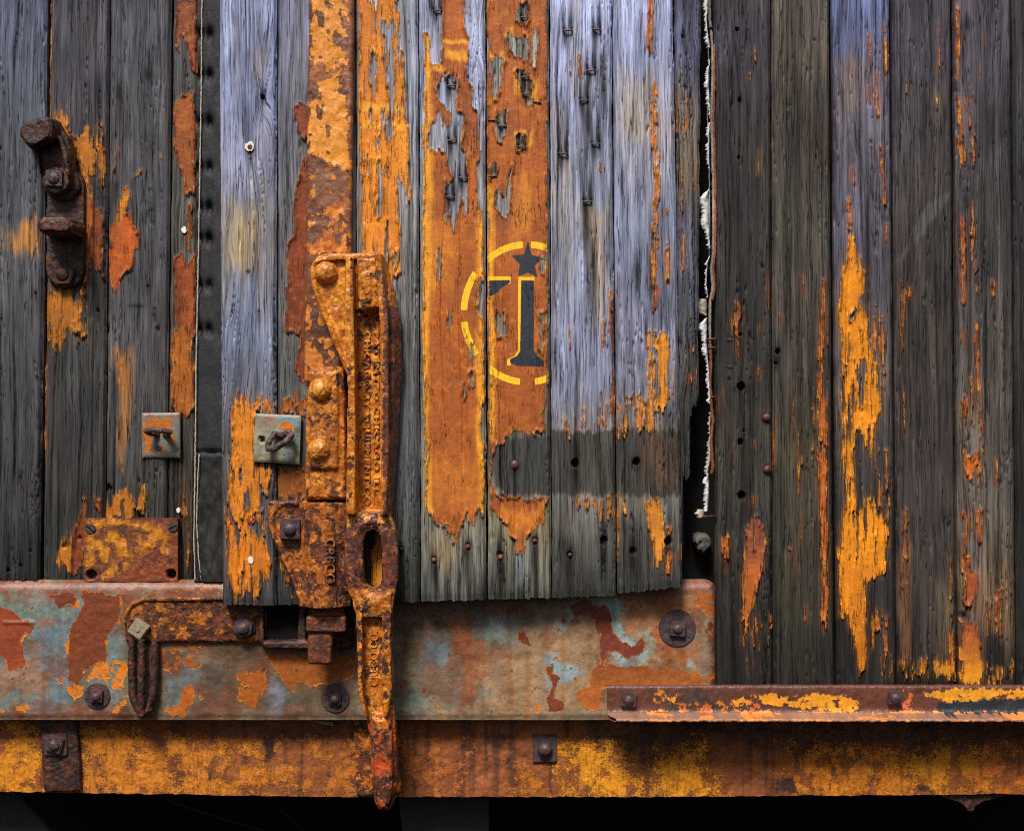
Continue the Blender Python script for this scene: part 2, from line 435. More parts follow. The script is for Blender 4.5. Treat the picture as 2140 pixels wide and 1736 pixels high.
M = {}
M['wood'] = wood_material('weathered painted wood')
M['sill'] = plate_material('flaking grey blue sill paint', jag=.95, chips=.85, grain=.14, rough=(.52, .34))
M['beam'] = plate_material('speckled amber on rusty beam', jag=2.6, speck=3.4, rough=(.7, .5), soft=.24, grain=.24, pits=.85, chips=.55)
M['strap'] = plate_material('flaking amber on brown strap', jag=1.9, speck=.9, rough=(.45, .32), soft=.10, grain=.16)
M['coverpl'] = plate_material('amber rust plate', jag=2.2, speck=2.6, rough=(.5, .38), soft=.5, grain=.18, pits=.5)
M['lever'] = cast_material('amber painted cast iron', cover=.63, paint=((160, 82, 26), (250, 170, 54)), rust=((48, 32, 32), (96, 60, 52), (136, 84, 60)), rough=.25, bump=.0012)
M['sleeve'] = cast_material('amber rust steel', cover=.62, paint=((150, 78, 28), (240, 156, 50)), rough=.30, rust=((60, 38, 34), (108, 62, 44), (146, 82, 44)), bump=.0010)
M['bracket'] = cast_material('brown cast iron', cover=.46, paint=((156, 82, 28), (224, 138, 42)), rough=.30, rust=((52, 36, 34), (98, 60, 44), (140, 74, 36)))
M['rivet'] = cast_material('amber rivet heads', cover=.9, paint=((176, 100, 36), (250, 180, 76)), rough=.28, bump=.0008)
M['tongue'] = cast_material('rust brown steel', cover=.30, paint=((120, 62, 26), (180, 96, 34)), rust=((56, 36, 32), (92, 56, 42), (130, 72, 46)))
M['dark'] = cast_material('dark rusted iron', cover=.10, paint=((80, 40, 22), (120, 60, 28)), rust=((26, 20, 20), (52, 34, 30), (84, 48, 34)), bloom=.3, rough=.5)
M['bolt'] = cast_material('dark purple brown bolt iron', cover=.0, rust=((46, 40, 48), (78, 64, 68), (94, 64, 54)), bloom=.12, rough=.42)
M['rustplate'] = cast_material('amber over red rust plate', cover=.55, paint=((150, 78, 22), (204, 128, 28)), rust=((60, 34, 28), (104, 54, 32), (138, 70, 36)))
M['bar'] = cast_material('rust amber bar', cover=.42, paint=((150, 82, 22), (214, 136, 32)), rust=((48, 30, 24), (92, 48, 30), (120, 62, 34)))
M['wire'] = plain_material('brown staple wire', (104, 80, 72), .5, .3)
M['nail'] = cast_material('rusty nail head', cover=.0, rust=((50, 36, 34), (88, 56, 46), (120, 70, 52)), bloom=.2)
M['shade_black'] = plain_material('black standing in for shade', (7, 7, 7), .95, .3)  # black stands in for shade: void, socket hole, screw slots
M['lining'] = plain_material('shade black lining boards', (22, 20, 18), .9, .4)  # near black puts the shade of the gaps into the colour
M['greyplate'] = plain_material('dark grey steel plate', (46, 50, 48), .7, .2)
M['canvas'] = plain_material('frayed white canvas', (206, 207, 210), .85, .22, .2)
M['cord'] = plain_material('dirty canvas cord', (176, 164, 150), .85, .45, .25)
M['rustcord'] = plain_material('rust stained cord', (150, 92, 58), .8, .45, .2)
M['white'] = plain_material('white paint dab', (225, 222, 214), .6, .1)
M['nutgrey'] = plain_material('bare tan grey steel nut', (146, 134, 112), .5, .3, .12)
# ------------------------------------------------------------------ grid solids: a fine front sheet with edges turned back
def grid_solid(name, X, Y, D, dback, fr, attrs, mat, parent, label=None, flip=False):
    ny, nx = X.shape
    V = fr.arr(X.ravel(), Y.ravel(), D.ravel())
    idx = np.arange(ny * nx).reshape(ny, nx)
    q = np.stack([idx[:-1, :-1], idx[1:, :-1], idx[1:, 1:], idx[:-1, 1:]], -1).reshape(-1, 4)
    loop = np.concatenate([idx[0, :-1], idx[:-1, -1], idx[-1, :0:-1], idx[:0:-1, 0]])
    n0 = ny * nx; L = len(loop)
    Vb = fr.arr(X.ravel()[loop], Y.ravel()[loop], np.full(L, float(dback)))
    Vf = V[loop]                                            # doubled rim so that the edge stays crisp
    a = np.arange(L); b = (a + 1) % L
    s = np.stack([n0 + a, n0 + b, n0 + L + b, n0 + L + a], -1)
    me = mesh_np(name, np.concatenate([V, Vf, Vb]), np.concatenate([q, s]))
    for k, arr in attrs.items():
        arr = np.asarray(arr)
        fl = arr.reshape(n0, -1) if arr.ndim == 3 else arr.reshape(n0)
        ext = np.concatenate([fl, fl[loop], fl[loop]])
        if k == 'grain':
            ext[n0 + L:, 0] += 14.0; ext[n0 + L:, 1] += 3.0
        set_attr(me, k, ext)
    return link_mesh(name, me, mat, parent, label, True)

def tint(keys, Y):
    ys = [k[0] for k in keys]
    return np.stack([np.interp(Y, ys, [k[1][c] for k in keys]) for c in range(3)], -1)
def layer(X, Y, polys, seed, d=10.0, jx=2.5, jy=14.0, cw=6.5, far=-3.0):
    """paint patches: list of (pts, colour, opts) -> field (positive inside) and colour"""
    F = np.full(X.shape, far); Ccol = np.zeros(X.shape + (3,)); Ccol[:] = lin((180, 100, 36))
    ci = np.floor(X / cw + 3 * vn(X * 0 + 7, Y / 60, seed)); cy = np.floor(Y / 26.0)
    wy = (_hash(ci, ci * 0 + 3, seed) - .5) * 2 + (_hash(np.floor(X / 2.7), ci * 0 + 5, seed) - .5) * .7
    wx = (_hash(cy, cy * 0 + 9, seed + 4) - .5) * 2
    for k, P in enumerate(polys):
        pts, col = P[0], P[1]; o = P[2] if len(P) > 2 else {}
        pts = np.asarray(pts, float)
        a = pts.min(0) - 45; b = pts.max(0) + 45
        sel = (X > a[0]) & (X < b[0]) & (Y > a[1]) & (Y < b[1])
        if not sel.any(): continue
        small = min(np.ptp(pts[:, 0]) / 14.0, 1.0)
        xs = X[sel] + wx[sel] * o.get('jx', jx) * small; ys = Y[sel] + wy[sel] * o.get('jy', jy)
        f = sdf(pts, xs, ys) / d
        if 'cov' in o:
            n = fbm(X[sel] / o.get('sx', 5.0), Y[sel] / o.get('sy', 42.0), seed + k * 7 + 1, 3)
            f = np.minimum(f * o.get('w', 1.0) + .3, (n - (.5 + (.5 - o['cov']) * .55)) * 5.0)
        if 'hole' in o:
            n = fbm(X[sel] / o.get('sx', 7.0), Y[sel] / o.get('sy', 55.0), seed + k * 7 + 2, 3)
            f = np.minimum(f, ((.5 + (.5 - o['hole']) * .6) - n) * 6.0)
        if o is SM: f = f - .12
        if o.get('cut'):
            F[sel] = np.minimum(F[sel], -f)
        else:
            up = f > F[sel]; t = F[sel]; t[up] = f[up]; F[sel] = t
            c = Ccol[sel]
            if isinstance(col, list): cc = lin(tint(col, Y[sel]))
            else: cc = np.broadcast_to(lin(col), c.shape)
            c[up] = cc[up]; Ccol[sel] = c
    return np.clip(F, -3, 3), Ccol
def stain(base, X, Y, stains, seed):
    for pts, col, soft, k in stains:
        w = sstep(-soft, soft, sdf(pts, X + (vn(X / 9, Y / 40, seed) - .5) * soft, Y + (vn(X / 7, Y * 0, seed + 1) - .5) * soft * 2)) * k
        w = w * (.55 + .9 * fbm(X / 8, Y / 70, seed + 5, 3)); w = np.clip(w, 0, 1)
        base = base * (1 - w[..., None]) + lin(col) * w[..., None]
    return base

def plank(parent, fr, d, xk, ytop, ybot, tints, seed, polys=(), stains=(), holes=(), knots=(), wave=3.0, ragged=2.0, ink=None, yel=None, label=None, dback=None, bead=None, cup=0.0, pst=(), tj=110, streak=.26, edge=7.0, edge_noise=1.2):
    (x0t, x1t, x0b, x1b) = xk
    yb_f = ybot if callable(ybot) else (lambda x, yb=ybot: np.full(np.shape(x), float(yb)))
    nx = int(max(8, (max(x1t - x0t, x1b - x0b)) / 1.9)); ny = int((float(np.max(yb_f(np.array([x0b, x1b])))) - ytop) / 3.1)
    U, Vv = np.meshgrid(np.linspace(0, 1, nx), np.linspace(0, 1, ny))
    xm = x0b + (x1b - x0b) * U
    yb = yb_f(xm) + (_hash(np.floor(xm / 5.5), xm * 0, seed) - .5) * 2 * ragged + (vn(xm / 3, xm * 0, seed + 2) - .5) * ragged
    Y = ytop + (yb - ytop) * Vv
    k = Y / 1250.0
    xa = x0t + (x0b - x0t) * k + (fbm(Y / 34, Y * 0 + 1, seed + 11) - .5) * 2 * edge_noise
    xb = x1t + (x1b - x1t) * k + (fbm(Y / 34, Y * 0 + 5, seed + 12) - .5) * 2 * edge_noise
    X = xa + (xb - xa) * U
    wdt = xb - xa
    # grain coordinates, bent round the knots
    gx = X - xa + wave * (fbm(X / 60, Y / 300, seed + 21, 2) - .5) * 5
    for (kx, ky, kr) in knots:
        q = ((X - kx) / (kr * 1.6)) ** 2 + ((Y - ky) / (kr * 4.5)) ** 2
        gx = gx + np.sign(X - kx + .01) * kr * .8 * np.exp(-q)
    G = np.stack([gx, Y, np.full(X.shape, seed * 13.7)], -1)
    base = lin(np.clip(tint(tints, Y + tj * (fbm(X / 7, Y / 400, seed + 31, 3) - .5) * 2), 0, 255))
    base = base * (1 + streak * 2 * (fbm(gx / 13, Y / 260, seed + 33, 4) - .5) * 2)[..., None]
    base = base * (1 + .14 * 2 * (fbm(X / 45, Y / 60, seed + 36, 3) - .5) * 2)[..., None]
    base = stain(base, X, Y, stains, seed)
    H = np.zeros(X.shape)
    # iron-black streaks and pits at nails, staples and holes
    for (hx, hy, hr, depth, up, dn) in holes:
        if up or dn:
            w = np.where(Y < hy, np.exp(-((Y - hy) / (up + 1e-6)) ** 2), np.exp(-((Y - hy) / (dn + 1e-6)) ** 2))
            w = w * np.exp(-((X - hx) / (max(hr, 2.0) * 1.2)) ** 2) * (.7 + .6 * fbm(gx / 3, Y / 30, seed + 41, 2))
            base = base * (1 - np.clip(w, 0, .93))[..., None]
        if depth:
            q = np.sqrt(((X - hx) / hr) ** 2 + ((Y - hy) / (hr * 1.1)) ** 2) + (fbm(X / 3, Y / 3, seed + 42, 2) - .5) * .3
            H = H - depth * (1 - sstep(.62, 1.05, q))
    F, PC = layer(X, Y, polys, seed)
    PC = PC * (1 + .34 * 2 * (fbm(X / 34, Y / 80, seed + 81, 4) - .5))[..., None]
    if len(pst): PC = stain(PC, X, Y, pst, seed + 300)
    pm = sstep(-.15, .15, F)
    ridge = (fbm(gx / 5.0, Y / 220, seed + 51, 2) - .5) * 2.6 + (fbm(gx / 16, Y / 300, seed + 52, 2) - .5) * 4.0
    H = H + ridge * (1 - .75 * pm)
    H = H + 2.0 * pm + pm * (1 - sstep(.1, .8, F)) * 5.0 * sstep(.42, .68, fbm(X / 12, Y / 22, seed + 53, 2))
    crk = np.abs(fbm(gx / 9, Y / 420, seed + 61, 3) - .5)
    cr = (1 - sstep(0, .02, crk)) * sstep(.46, .58, fbm(gx / 26, Y / 200, seed + 62, 2))
    H = H - 7.0 * cr * (1 - .7 * pm)
    rs = np.random.RandomState(seed)                            # long drying splits
    for q in range(5):
        cx = rs.uniform(.1, .9) * (x1t - x0t); cy = rs.uniform(-60, 1250); ln = rs.uniform(120, 420); sl = rs.uniform(-.012, .012); ww = rs.uniform(.9, 1.7)
        w = np.exp(-((gx - cx - sl * (Y - cy) - 3 * (vn(Y / 60, Y * 0, seed + q) - .5)) / ww) ** 2) * sstep(ln, ln * .5, np.abs(Y - cy))
        H = H - 8 * w * (1 - .6 * pm); base = base * (1 - .75 * w * (1 - pm))[..., None]
    ed = np.minimum(X - xa, xb - X)
    H = H - 8.5 * (1 - sstep(0, edge, ed)) ** 1.3
    H = H - 3.0 * (1 - sstep(0, 16, yb - Y)) * vn(X / 4, X * 0, seed + 71)
    if bead is not None:
        bx = xa + wdt * bead
        H = H - 6.0 * np.exp(-((X - bx) / 2.6) ** 2)
    H = H + cup * ((2 * U - 1) ** 2 - .5)
    at = {'grain': G, 'base_col': base, 'paint_col': PC, 'paint': F}
    if ink is not None: at['ink'] = np.clip(np.max([sdf(p, X, Y) for p in ink], 0) / 10, -3, 3)
    if yel is not None: at['yel'] = np.clip(np.max([sdf(p, X, Y) for p in yel], 0) / 10, -3, 3)
    return grid_solid('plank', X, Y, d + H, d - (50 if fr is frD else 26) if dback is None else dback, fr, at, M['wood'], parent, label)

# transcription helpers: lists of view coordinates -> picture units
def T(ox, oy, k):
    def f(*v): return [(ox + v[i] * k, oy + v[i + 1] * k) for i in range(0, len(v), 2)]
    return f
V1 = T(0, 0, .3945); V2 = T(684.8, 0, .3945); V3 = T(1369.6, 0, .3945)
V4 = T(0, 599.2, .3945); V5 = T(684.8, 599.2, .3945); V6 = T(1369.6, 599.2, .3945)
V7 = T(941.6, 479.4, .1972)
B1 = T(0, 1181.3, .36); B2 = T(684.8, 1181.3, .36); B3 = T(1369.6, 1181.3, .36)
def sliver(V, x0, y0, x1, y1): return V(x0, y0 + (y1 - y0) * .1, (x0 + x1) / 2, y0, x1, y0 + (y1 - y0) * .2, x1, y1, (x0 + x1) / 2, y1 - (y1 - y0) * .1, x0, y1)

ORN = (168, 90, 36); AMB = (212, 136, 38); RED = (122, 56, 28); DOR = (156, 84, 26); FLK = (176, 84, 28); AMD = (176, 106, 24); OCH = (176, 128, 66); ROR = (196, 104, 26); YAM = (224, 138, 24)
CUT = {'cut': 1, 'jy': 10}
SM = {'jy': 8, 'jx': 1.5}
FL = {'jy': 5, 'jx': 3}
R = {'hole': .24}

# ------------------------------------------------------------------ the building blocks of the car side
random.seed(4)
DOOR = 34          # how far the door hangs in front of the walls, beyond its planks' own thickness
fr0 = Frame(0); frD = Frame(40, DOOR)
left_wall = thing('plank_wall', 'weathered grey plank wall left of the sliding door, with the hooked iron hasp on it', 'wall', fr0(200, 1210, 0))
door = thing('sliding_door', 'sliding plank door with half its orange paint left and a star emblem', 'door', frD(950, 1250, 40))
right_wall = thing('plank_wall', 'charcoal plank wall right of the torn canvas strip, streaked with orange paint', 'wall', fr0(1820, 1435, 0))

def K(*a): return [(a[i], a[i + 1]) for i in range(0, len(a), 2)]
# ---- left wall
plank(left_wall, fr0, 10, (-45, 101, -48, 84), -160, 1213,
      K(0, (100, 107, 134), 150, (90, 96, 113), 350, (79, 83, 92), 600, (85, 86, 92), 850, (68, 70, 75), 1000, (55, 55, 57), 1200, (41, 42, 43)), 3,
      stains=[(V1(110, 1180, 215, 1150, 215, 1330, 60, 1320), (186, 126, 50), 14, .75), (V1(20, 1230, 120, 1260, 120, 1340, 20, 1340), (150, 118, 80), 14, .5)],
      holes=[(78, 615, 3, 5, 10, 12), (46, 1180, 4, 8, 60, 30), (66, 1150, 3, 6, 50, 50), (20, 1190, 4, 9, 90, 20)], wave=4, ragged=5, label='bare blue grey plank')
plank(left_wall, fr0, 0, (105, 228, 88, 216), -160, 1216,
      K(0, (71, 71, 82), 250, (73, 71, 78), 420, (61, 59, 62), 560, (67, 68, 68), 700, (63, 64, 64), 850, (59, 59, 59), 1000, (55, 54, 54), 1200, (45, 47, 43)), 5,
      polys=[(V1(272, 640, 310, 575, 330, 600, 350, 575, 365, 690, 460, 700, 500, 720, 500, 930, 460, 960, 470, 1080, 440, 1060, 410, 850, 340, 760, 280, 680), AMD),
             (V1(520, 650, 550, 680, 556, 950, 530, 960, 510, 760), AMD, {'hole': .3}), (V1(478, 1080, 550, 1120, 550, 1450, 500, 1420, 470, 1380), RED),
             (V1(440, 980, 480, 1000, 500, 1120, 470, 1500, 440, 1540), DOR), (V1(245, 1500, 430, 1560, 440, 1640, 380, 1720, 250, 1720), AMD, {'hole': .36}),
             (V4(240, 0, 440, 0, 455, 60, 455, 290, 400, 300, 390, 200, 340, 300, 300, 320, 245, 300), AMD, {'hole': .40}),
             (V1(262, 0, 272, 0, 268, 600, 258, 600), DOR), (V4(238, 300, 250, 300, 240, 900, 228, 900), DOR),
             (V4(430, 1150, 455, 1130, 450, 1500, 380, 1500, 385, 1270), RED), (V4(300, 1400, 385, 1280, 390, 1480, 320, 1480), AMD), (V4(498, 1110, 530, 1130, 530, 1190, 500, 1190), DOR)],
      holes=[(134, 1141, 5, 6, 20, 20), (167, 1124, 5, 5, 10, 25), (204, 650, 4, 5, 40, 20), (206, 200, 5, 0, 50, 60)], bead=.80, wave=3, label='plank with amber paint round the hasp')
plank(left_wall, fr0, 2, (231, 357, 219, 346), -160, 1216,
      K(0, (77, 79, 90), 200, (81, 82, 88), 420, (75, 75, 82), 600, (73, 74, 77), 800, (81, 82, 83), 950, (73, 73, 73), 1060, (56, 54, 50), 1200, (41, 41, 40)), 7,
      polys=[(V1(655, 1000, 690, 1010, 680, 1130, 640, 1190, 600, 1200, 578, 1250), AMD), (V1(575, 1210, 610, 1170, 680, 1130, 735, 1220, 725, 1300, 705, 1420, 650, 1470, 620, 1560, 600, 1520, 580, 1420), FLK, FL),
             (sliver(V1, 625, 770, 633, 805), ROR, SM), (sliver(V1, 715, 910, 760, 935), OCH, SM), (sliver(V1, 840, 820, 862, 845), OCH, SM), (V1(600, 820, 620, 810, 612, 910, 598, 900), AMD, {'hole': .4}),
             (V4(550, 1120, 620, 1080, 700, 1080, 720, 1140, 760, 1060, 780, 1130, 770, 1215, 550, 1220), AMD, {'hole': .22}), (V4(600, 0, 635, 0, 612, 40), FLK, FL)],
      stains=[(V4(600, 340, 690, 340, 690, 700, 650, 950, 630, 950, 640, 600), (176, 116, 48), 12, .75), (V1(580, 960, 650, 960, 640, 1090, 590, 1200), (30, 30, 30), 12, .6)],
      holes=[(226, 1020, 8, 14, 10, 8), (311, 160, 9, 0, 16, 10), (310, 600, 4, 3, 10, 12), (322, 660, 3, 3, 8, 10), (286, 640, 12, 0, 6, 4), (250, 190, 6, 0, 20, 30)], wave=2.5)
plank(left_wall, fr0, -2, (361, 413, 348, 406), -160, 1216,
      K(0, (85, 87, 96), 250, (88, 87, 85), 480, (92, 91, 85), 700, (81, 82, 80), 900, (67, 66, 62), 1050, (52, 48, 43), 1200, (41, 40, 36)), 9,
      polys=[(V1(935, 0, 1050, 0, 1050, 380, 1010, 380, 985, 200, 960, 200, 945, 280, 935, 240), (134, 66, 30), FL), (V1(920, 540, 1000, 490, 1030, 490, 1020, 540, 1045, 600, 1040, 830, 1030, 1030, 970, 1030, 960, 900, 920, 820), (146, 76, 28), FL),
             (V1(1000, 1070, 1020, 1100, 1010, 1340, 980, 1300), RED, FL), (V1(915, 1360, 960, 1340, 990, 1400, 1035, 1330, 1035, 1800, 940, 1800, 920, 1600), (140, 68, 30), FL),
             (V4(920, 0, 1020, 0, 1010, 250, 1025, 400, 1025, 650, 980, 690, 900, 650, 905, 250, 940, 200), (156, 86, 28), FL), (V4(960, 1100, 985, 1180, 975, 1260, 950, 1230), DOR, {'hole': .4}), (V4(985, 1180, 1000, 1250, 1005, 1500, 990, 1500), DOR, {'hole': .4})],
      stains=[(V4(900, 900, 960, 900, 1010, 1180, 950, 1200), (88, 70, 48), 12, .6)], wave=4)

plank(left_wall, fr0, 3, (-182, -49, -186, -52), -160, 1214, K(0, (84, 88, 100), 400, (70, 71, 74), 1200, (44, 46, 46)), 43, polys=[([(-150, 700), (-110, 640), (-90, 800), (-120, 960), (-140, 900)], AMD, {'hole': .25})], wave=3)
plank(left_wall, fr0, 0, (-318, -186, -322, -190), -160, 1214, K(0, (74, 76, 84), 500, (66, 66, 68), 1200, (46, 47, 46)), 44, wave=3)

# ---- the sliding door
STP = [(583, 60), (655, 455), (660, 745), (718, 945), (650, 1045), (1045, 95), (1050, 410), (1055, 500), (925, 670), (1030, 780), (875, 935), (1272, 165), (1425, 160), (1395, 378), (1358, 533), (1420, 765), (1248, 815), (1376, 1070), (1110, 545), (875, 640)]
STP = [V2(x, y)[0] for x, y in STP]
def marks(x0, x1, k=1.0):
    h = []
    for x, y in STP:
        if x0 < x < x1:
            h += [(x - 8, y - 3, 2.9, 4, 38 * k, 24 * k), (x + 8, y - 3, 2.9, 4, 46 * k, 18 * k), (x - 3, y + 8, 4, 0, 14 * k, 26 * k), (x + 4, y - 12, 3, 0, 30 * k, 10)]
    return h
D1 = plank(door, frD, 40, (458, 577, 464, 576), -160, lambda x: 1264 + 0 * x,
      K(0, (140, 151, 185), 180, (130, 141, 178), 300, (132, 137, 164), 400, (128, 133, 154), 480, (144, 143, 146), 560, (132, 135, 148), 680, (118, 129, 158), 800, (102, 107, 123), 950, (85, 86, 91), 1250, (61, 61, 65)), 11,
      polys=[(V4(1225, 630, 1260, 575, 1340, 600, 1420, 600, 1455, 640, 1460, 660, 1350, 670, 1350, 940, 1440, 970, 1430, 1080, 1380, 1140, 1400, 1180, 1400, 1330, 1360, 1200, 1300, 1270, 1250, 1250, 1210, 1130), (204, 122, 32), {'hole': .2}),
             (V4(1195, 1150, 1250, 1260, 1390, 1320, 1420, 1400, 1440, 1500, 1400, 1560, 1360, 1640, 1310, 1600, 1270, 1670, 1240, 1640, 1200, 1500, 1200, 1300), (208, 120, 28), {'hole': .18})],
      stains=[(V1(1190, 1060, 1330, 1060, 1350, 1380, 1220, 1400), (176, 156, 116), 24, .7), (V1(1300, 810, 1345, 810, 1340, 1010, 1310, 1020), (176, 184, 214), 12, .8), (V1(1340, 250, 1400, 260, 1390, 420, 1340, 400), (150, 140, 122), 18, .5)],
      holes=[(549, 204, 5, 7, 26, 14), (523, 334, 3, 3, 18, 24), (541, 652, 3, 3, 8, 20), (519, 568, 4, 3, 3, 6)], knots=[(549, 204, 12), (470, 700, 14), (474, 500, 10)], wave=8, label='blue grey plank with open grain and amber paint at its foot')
plank(door, frD, 36, (580, 742, 578, 742), -160, lambda x: 1264 - .02 * (x - 580),
      K(0, (122, 127, 152), 200, (110, 113, 126), 400, (106, 107, 114), 600, (102, 103, 109), 800, (89, 90, 91), 1250, (46, 46, 44)), 13,
      polys=[(V1(1550, 580, 1560, 545, 1640, 545, 1645, 640, 1620, 740, 1570, 690, 1570, 630, 1550, 630), RED, FL), (V1(1600, 820, 1690, 860, 1690, 1760, 1520, 1760, 1520, 1280, 1550, 1250, 1560, 1020), (128, 58, 26), FL),
             (V4(1515, 0, 1660, 0, 1660, 600, 1560, 440, 1580, 340, 1585, 260, 1590, 120, 1545, 130, 1545, 220, 1515, 220), (124, 56, 26), FL), (V4(1475, 610, 1540, 570, 1600, 570, 1660, 660, 1475, 670), (150, 84, 26)), (V4(1470, 950, 1660, 950, 1660, 1110, 1475, 1120), (136, 74, 26)), (V4(1480, 1420, 1540, 1500, 1570, 1650, 1490, 1500), DOR, {'hole': .45})], wave=2)
D3 = plank(door, frD, 40, (744, 873, 746, 877), -160, lambda x: 1259 - .012 * (x - 744),
      K(0, (149, 159, 178), 250, (138, 146, 163), 420, (134, 137, 143), 520, (123, 126, 125), 620, (105, 108, 107), 850, (103, 107, 109), 1050, (91, 94, 97), 1150, (73, 77, 74), 1250, (46, 48, 46)), 15,
      polys=[(V2(165, -160, 370, -160, 380, 250, 400, 280, 410, 540, 425, 640, 430, 800, 440, 1060, 420, 1060, 395, 930, 365, 960, 380, 1200, 385, 1460, 330, 1470, 250, 1400, 185, 1360, 180, 900, 165, 690), (218, 132, 36), {'hole': .11, 'sx': 6, 'sy': 60}),
             (V2(290, 130, 345, 130, 350, 500, 335, 780, 300, 680, 330, 600, 320, 300), 0, CUT), (V2(225, 270, 255, 330, 250, 500, 230, 420), 0, CUT), ([(776, 1160), (786, 1105), (806, 1100), (806, 1240), (778, 1240)], (206, 132, 40), {'hole': .15}), (V2(270, 850, 290, 900, 285, 1150, 270, 1150), 0, CUT)], pst=[(V2(150, 540, 430, 560, 430, 600, 150, 585), (246, 168, 50), 5, 1), (V2(150, 640, 430, 645, 430, 690, 150, 670), (246, 168, 50), 4, .8), (V2(370, 700, 440, 700, 440, 1060, 370, 1060), (240, 150, 44), 14, .7), (V2(160, -100, 240, -100, 240, 500, 160, 500), (186, 104, 40), 20, .6)],
      stains=[(V2(150, 0, 175, 0, 190, 1300, 150, 1300), (150, 130, 96), 10, .6)], holes=[(839, 1147, 5, 5, 14, 26)], wave=3, label='plank with split amber paint')
ring = lambda a0, a1, ri=(124, 136), ro=(139, 151): [(1101 + ro[0] * math.sin(math.radians(a)), 655 - ro[1] * math.cos(math.radians(a))) for a in np.linspace(a0, a1, 24)] + [(1101 + ri[0] * math.sin(math.radians(a)), 655 - ri[1] * math.cos(math.radians(a))) for a in np.linspace(a1, a0, 24)]
RING = [ring(-87.5, -54), ring(-40, -3.4), ring(-127, -97), ring(-174, -141), ring(3.4, 60), ring(120, 173)]
D4p = [(V2(505, 185, 540, 180, 550, 330, 600, 340, 615, -150, 735, -150, 725, 140, 740, 190, 750, 300, 735, 420, 750, 450, 775, 480, 770, 560, 800, 600, 810, 780, 790, 900, 800, 1080, 825, 1150, 832, 1760, 500, 1760, 508, 650, 518, 560, 512, 330), ORN, {'jy': 6}),
       (V5(502, -20, 832, -20, 835, 750, 830, 1190, 800, 1200, 770, 1270, 745, 1220, 720, 1260, 700, 1300, 690, 1345, 660, 1345, 630, 1280, 605, 1280, 570, 1240, 555, 1180, 520, 1180), ORN),
       (V2(600, 420, 640, 395, 680, 440, 685, 520, 690, 600, 720, 640, 720, 730, 705, 790, 735, 860, 745, 960, 735, 1130, 705, 1050, 690, 1140, 670, 1220, 650, 1120, 625, 1170, 625, 980, 670, 940, 640, 870, 620, 820, 570, 790, 540, 770, 535, 690, 560, 640, 590, 610, 610, 680, 650, 660, 655, 590, 620, 560, 590, 540, 580, 470), 0, CUT),
       (V5(755, 450, 770, 450, 770, 530, 755, 530), 0, CUT), (V5(715, 520, 730, 560, 715, 590), 0, CUT), (V5(810, -40, 840, -60, 840, 200, 790, 120), 0, CUT), (V5(518, 800, 530, 800, 528, 900, 520, 900), 0, CUT), (V2(585, 1340, 598, 1340, 598, 1480, 585, 1470), 0, CUT), (V5(818, 640, 840, 620, 840, 820, 815, 800), 0, CUT), (V5(640, 130, 650, 140, 655, 225, 645, 215), 0, CUT), (V5(762, 310, 772, 310, 770, 400, 758, 380), 0, CUT)]
BRT = (240, 162, 44); PUR = (140, 78, 52)
D4c = [(V2(495, 150, 545, 150, 545, 700, 560, 1500, 530, 1740, 495, 1740), BRT, 9, 1.0), (V5(495, -40, 535, -40, 530, 700, 560, 1200, 495, 1200), BRT, 7, 1.0), (V2(790, 1100, 835, 1100, 835, 1740, 800, 1740), BRT, 8, .9), (V5(785, 250, 835, 250, 840, 1200, 800, 1200), BRT, 8, .9),
       (V2(510, 330, 605, 330, 605, 380, 510, 380), BRT, 5, 1), (V2(610, 215, 750, 215, 750, 235, 610, 235), BRT, 3, 1), (V2(620, 265, 750, 275, 750, 330, 620, 310), BRT, 5, 1), (V2(510, 200, 560, 200, 560, 330, 510, 330), BRT, 6, 1), (V2(540, 1200, 700, 1180, 660, 1500, 540, 1500), (214, 130, 42), 26, .6), (V5(540, 900, 820, 930, 800, 1180, 560, 1150), (206, 124, 44), 26, .5), (V2(700, 480, 800, 560, 790, 800, 730, 780), PUR, 16, .5), (V5(620, 300, 740, 300, 760, 760, 640, 800), (170, 90, 36), 24, .6)]
D5c = [(V2(842, 1000, 880, 1000, 875, 1740, 842, 1740), BRT, 8, .9), (V5(842, 150, 885, 150, 880, 800, 842, 800), BRT, 8, .95), (V2(980, 950, 1080, 950, 1060, 1250, 1000, 1250), (222, 142, 44), 26, .7), (V2(980, 370, 1010, 360, 1030, 500, 990, 500), BRT, 6, .8), (V2(1060, 430, 1120, 430, 1110, 560, 1070, 540), BRT, 8, .8), (V2(990, 700, 1080, 700, 1080, 780, 990, 780), BRT, 6, .7), (V2(860, 280, 940, 285, 940, 330, 860, 330), BRT, 6, .7), (V2(950, 150, 985, 150, 980, 200, 945, 200), BRT, 5, .9),
       (V2(940, 250, 1160, 250, 1160, 380, 940, 360), PUR, 24, .45), (V2(900, 560, 990, 560, 990, 740, 940, 740), PUR, 16, .5), (V2(890, 1130, 970, 1130, 960, 1260, 900, 1260), PUR, 10, .6), (V5(850, 820, 900, 800, 900, 1110, 1180, 1120, 1180, 1170, 860, 1170), (140, 72, 36), 10, .7), (V5(900, 1180, 1160, 1180, 1100, 1280, 960, 1300), (214, 130, 44), 12, .7), (V5(940, 800, 1040, 760, 1020, 800, 940, 830), (190, 140, 70), 6, .7)]
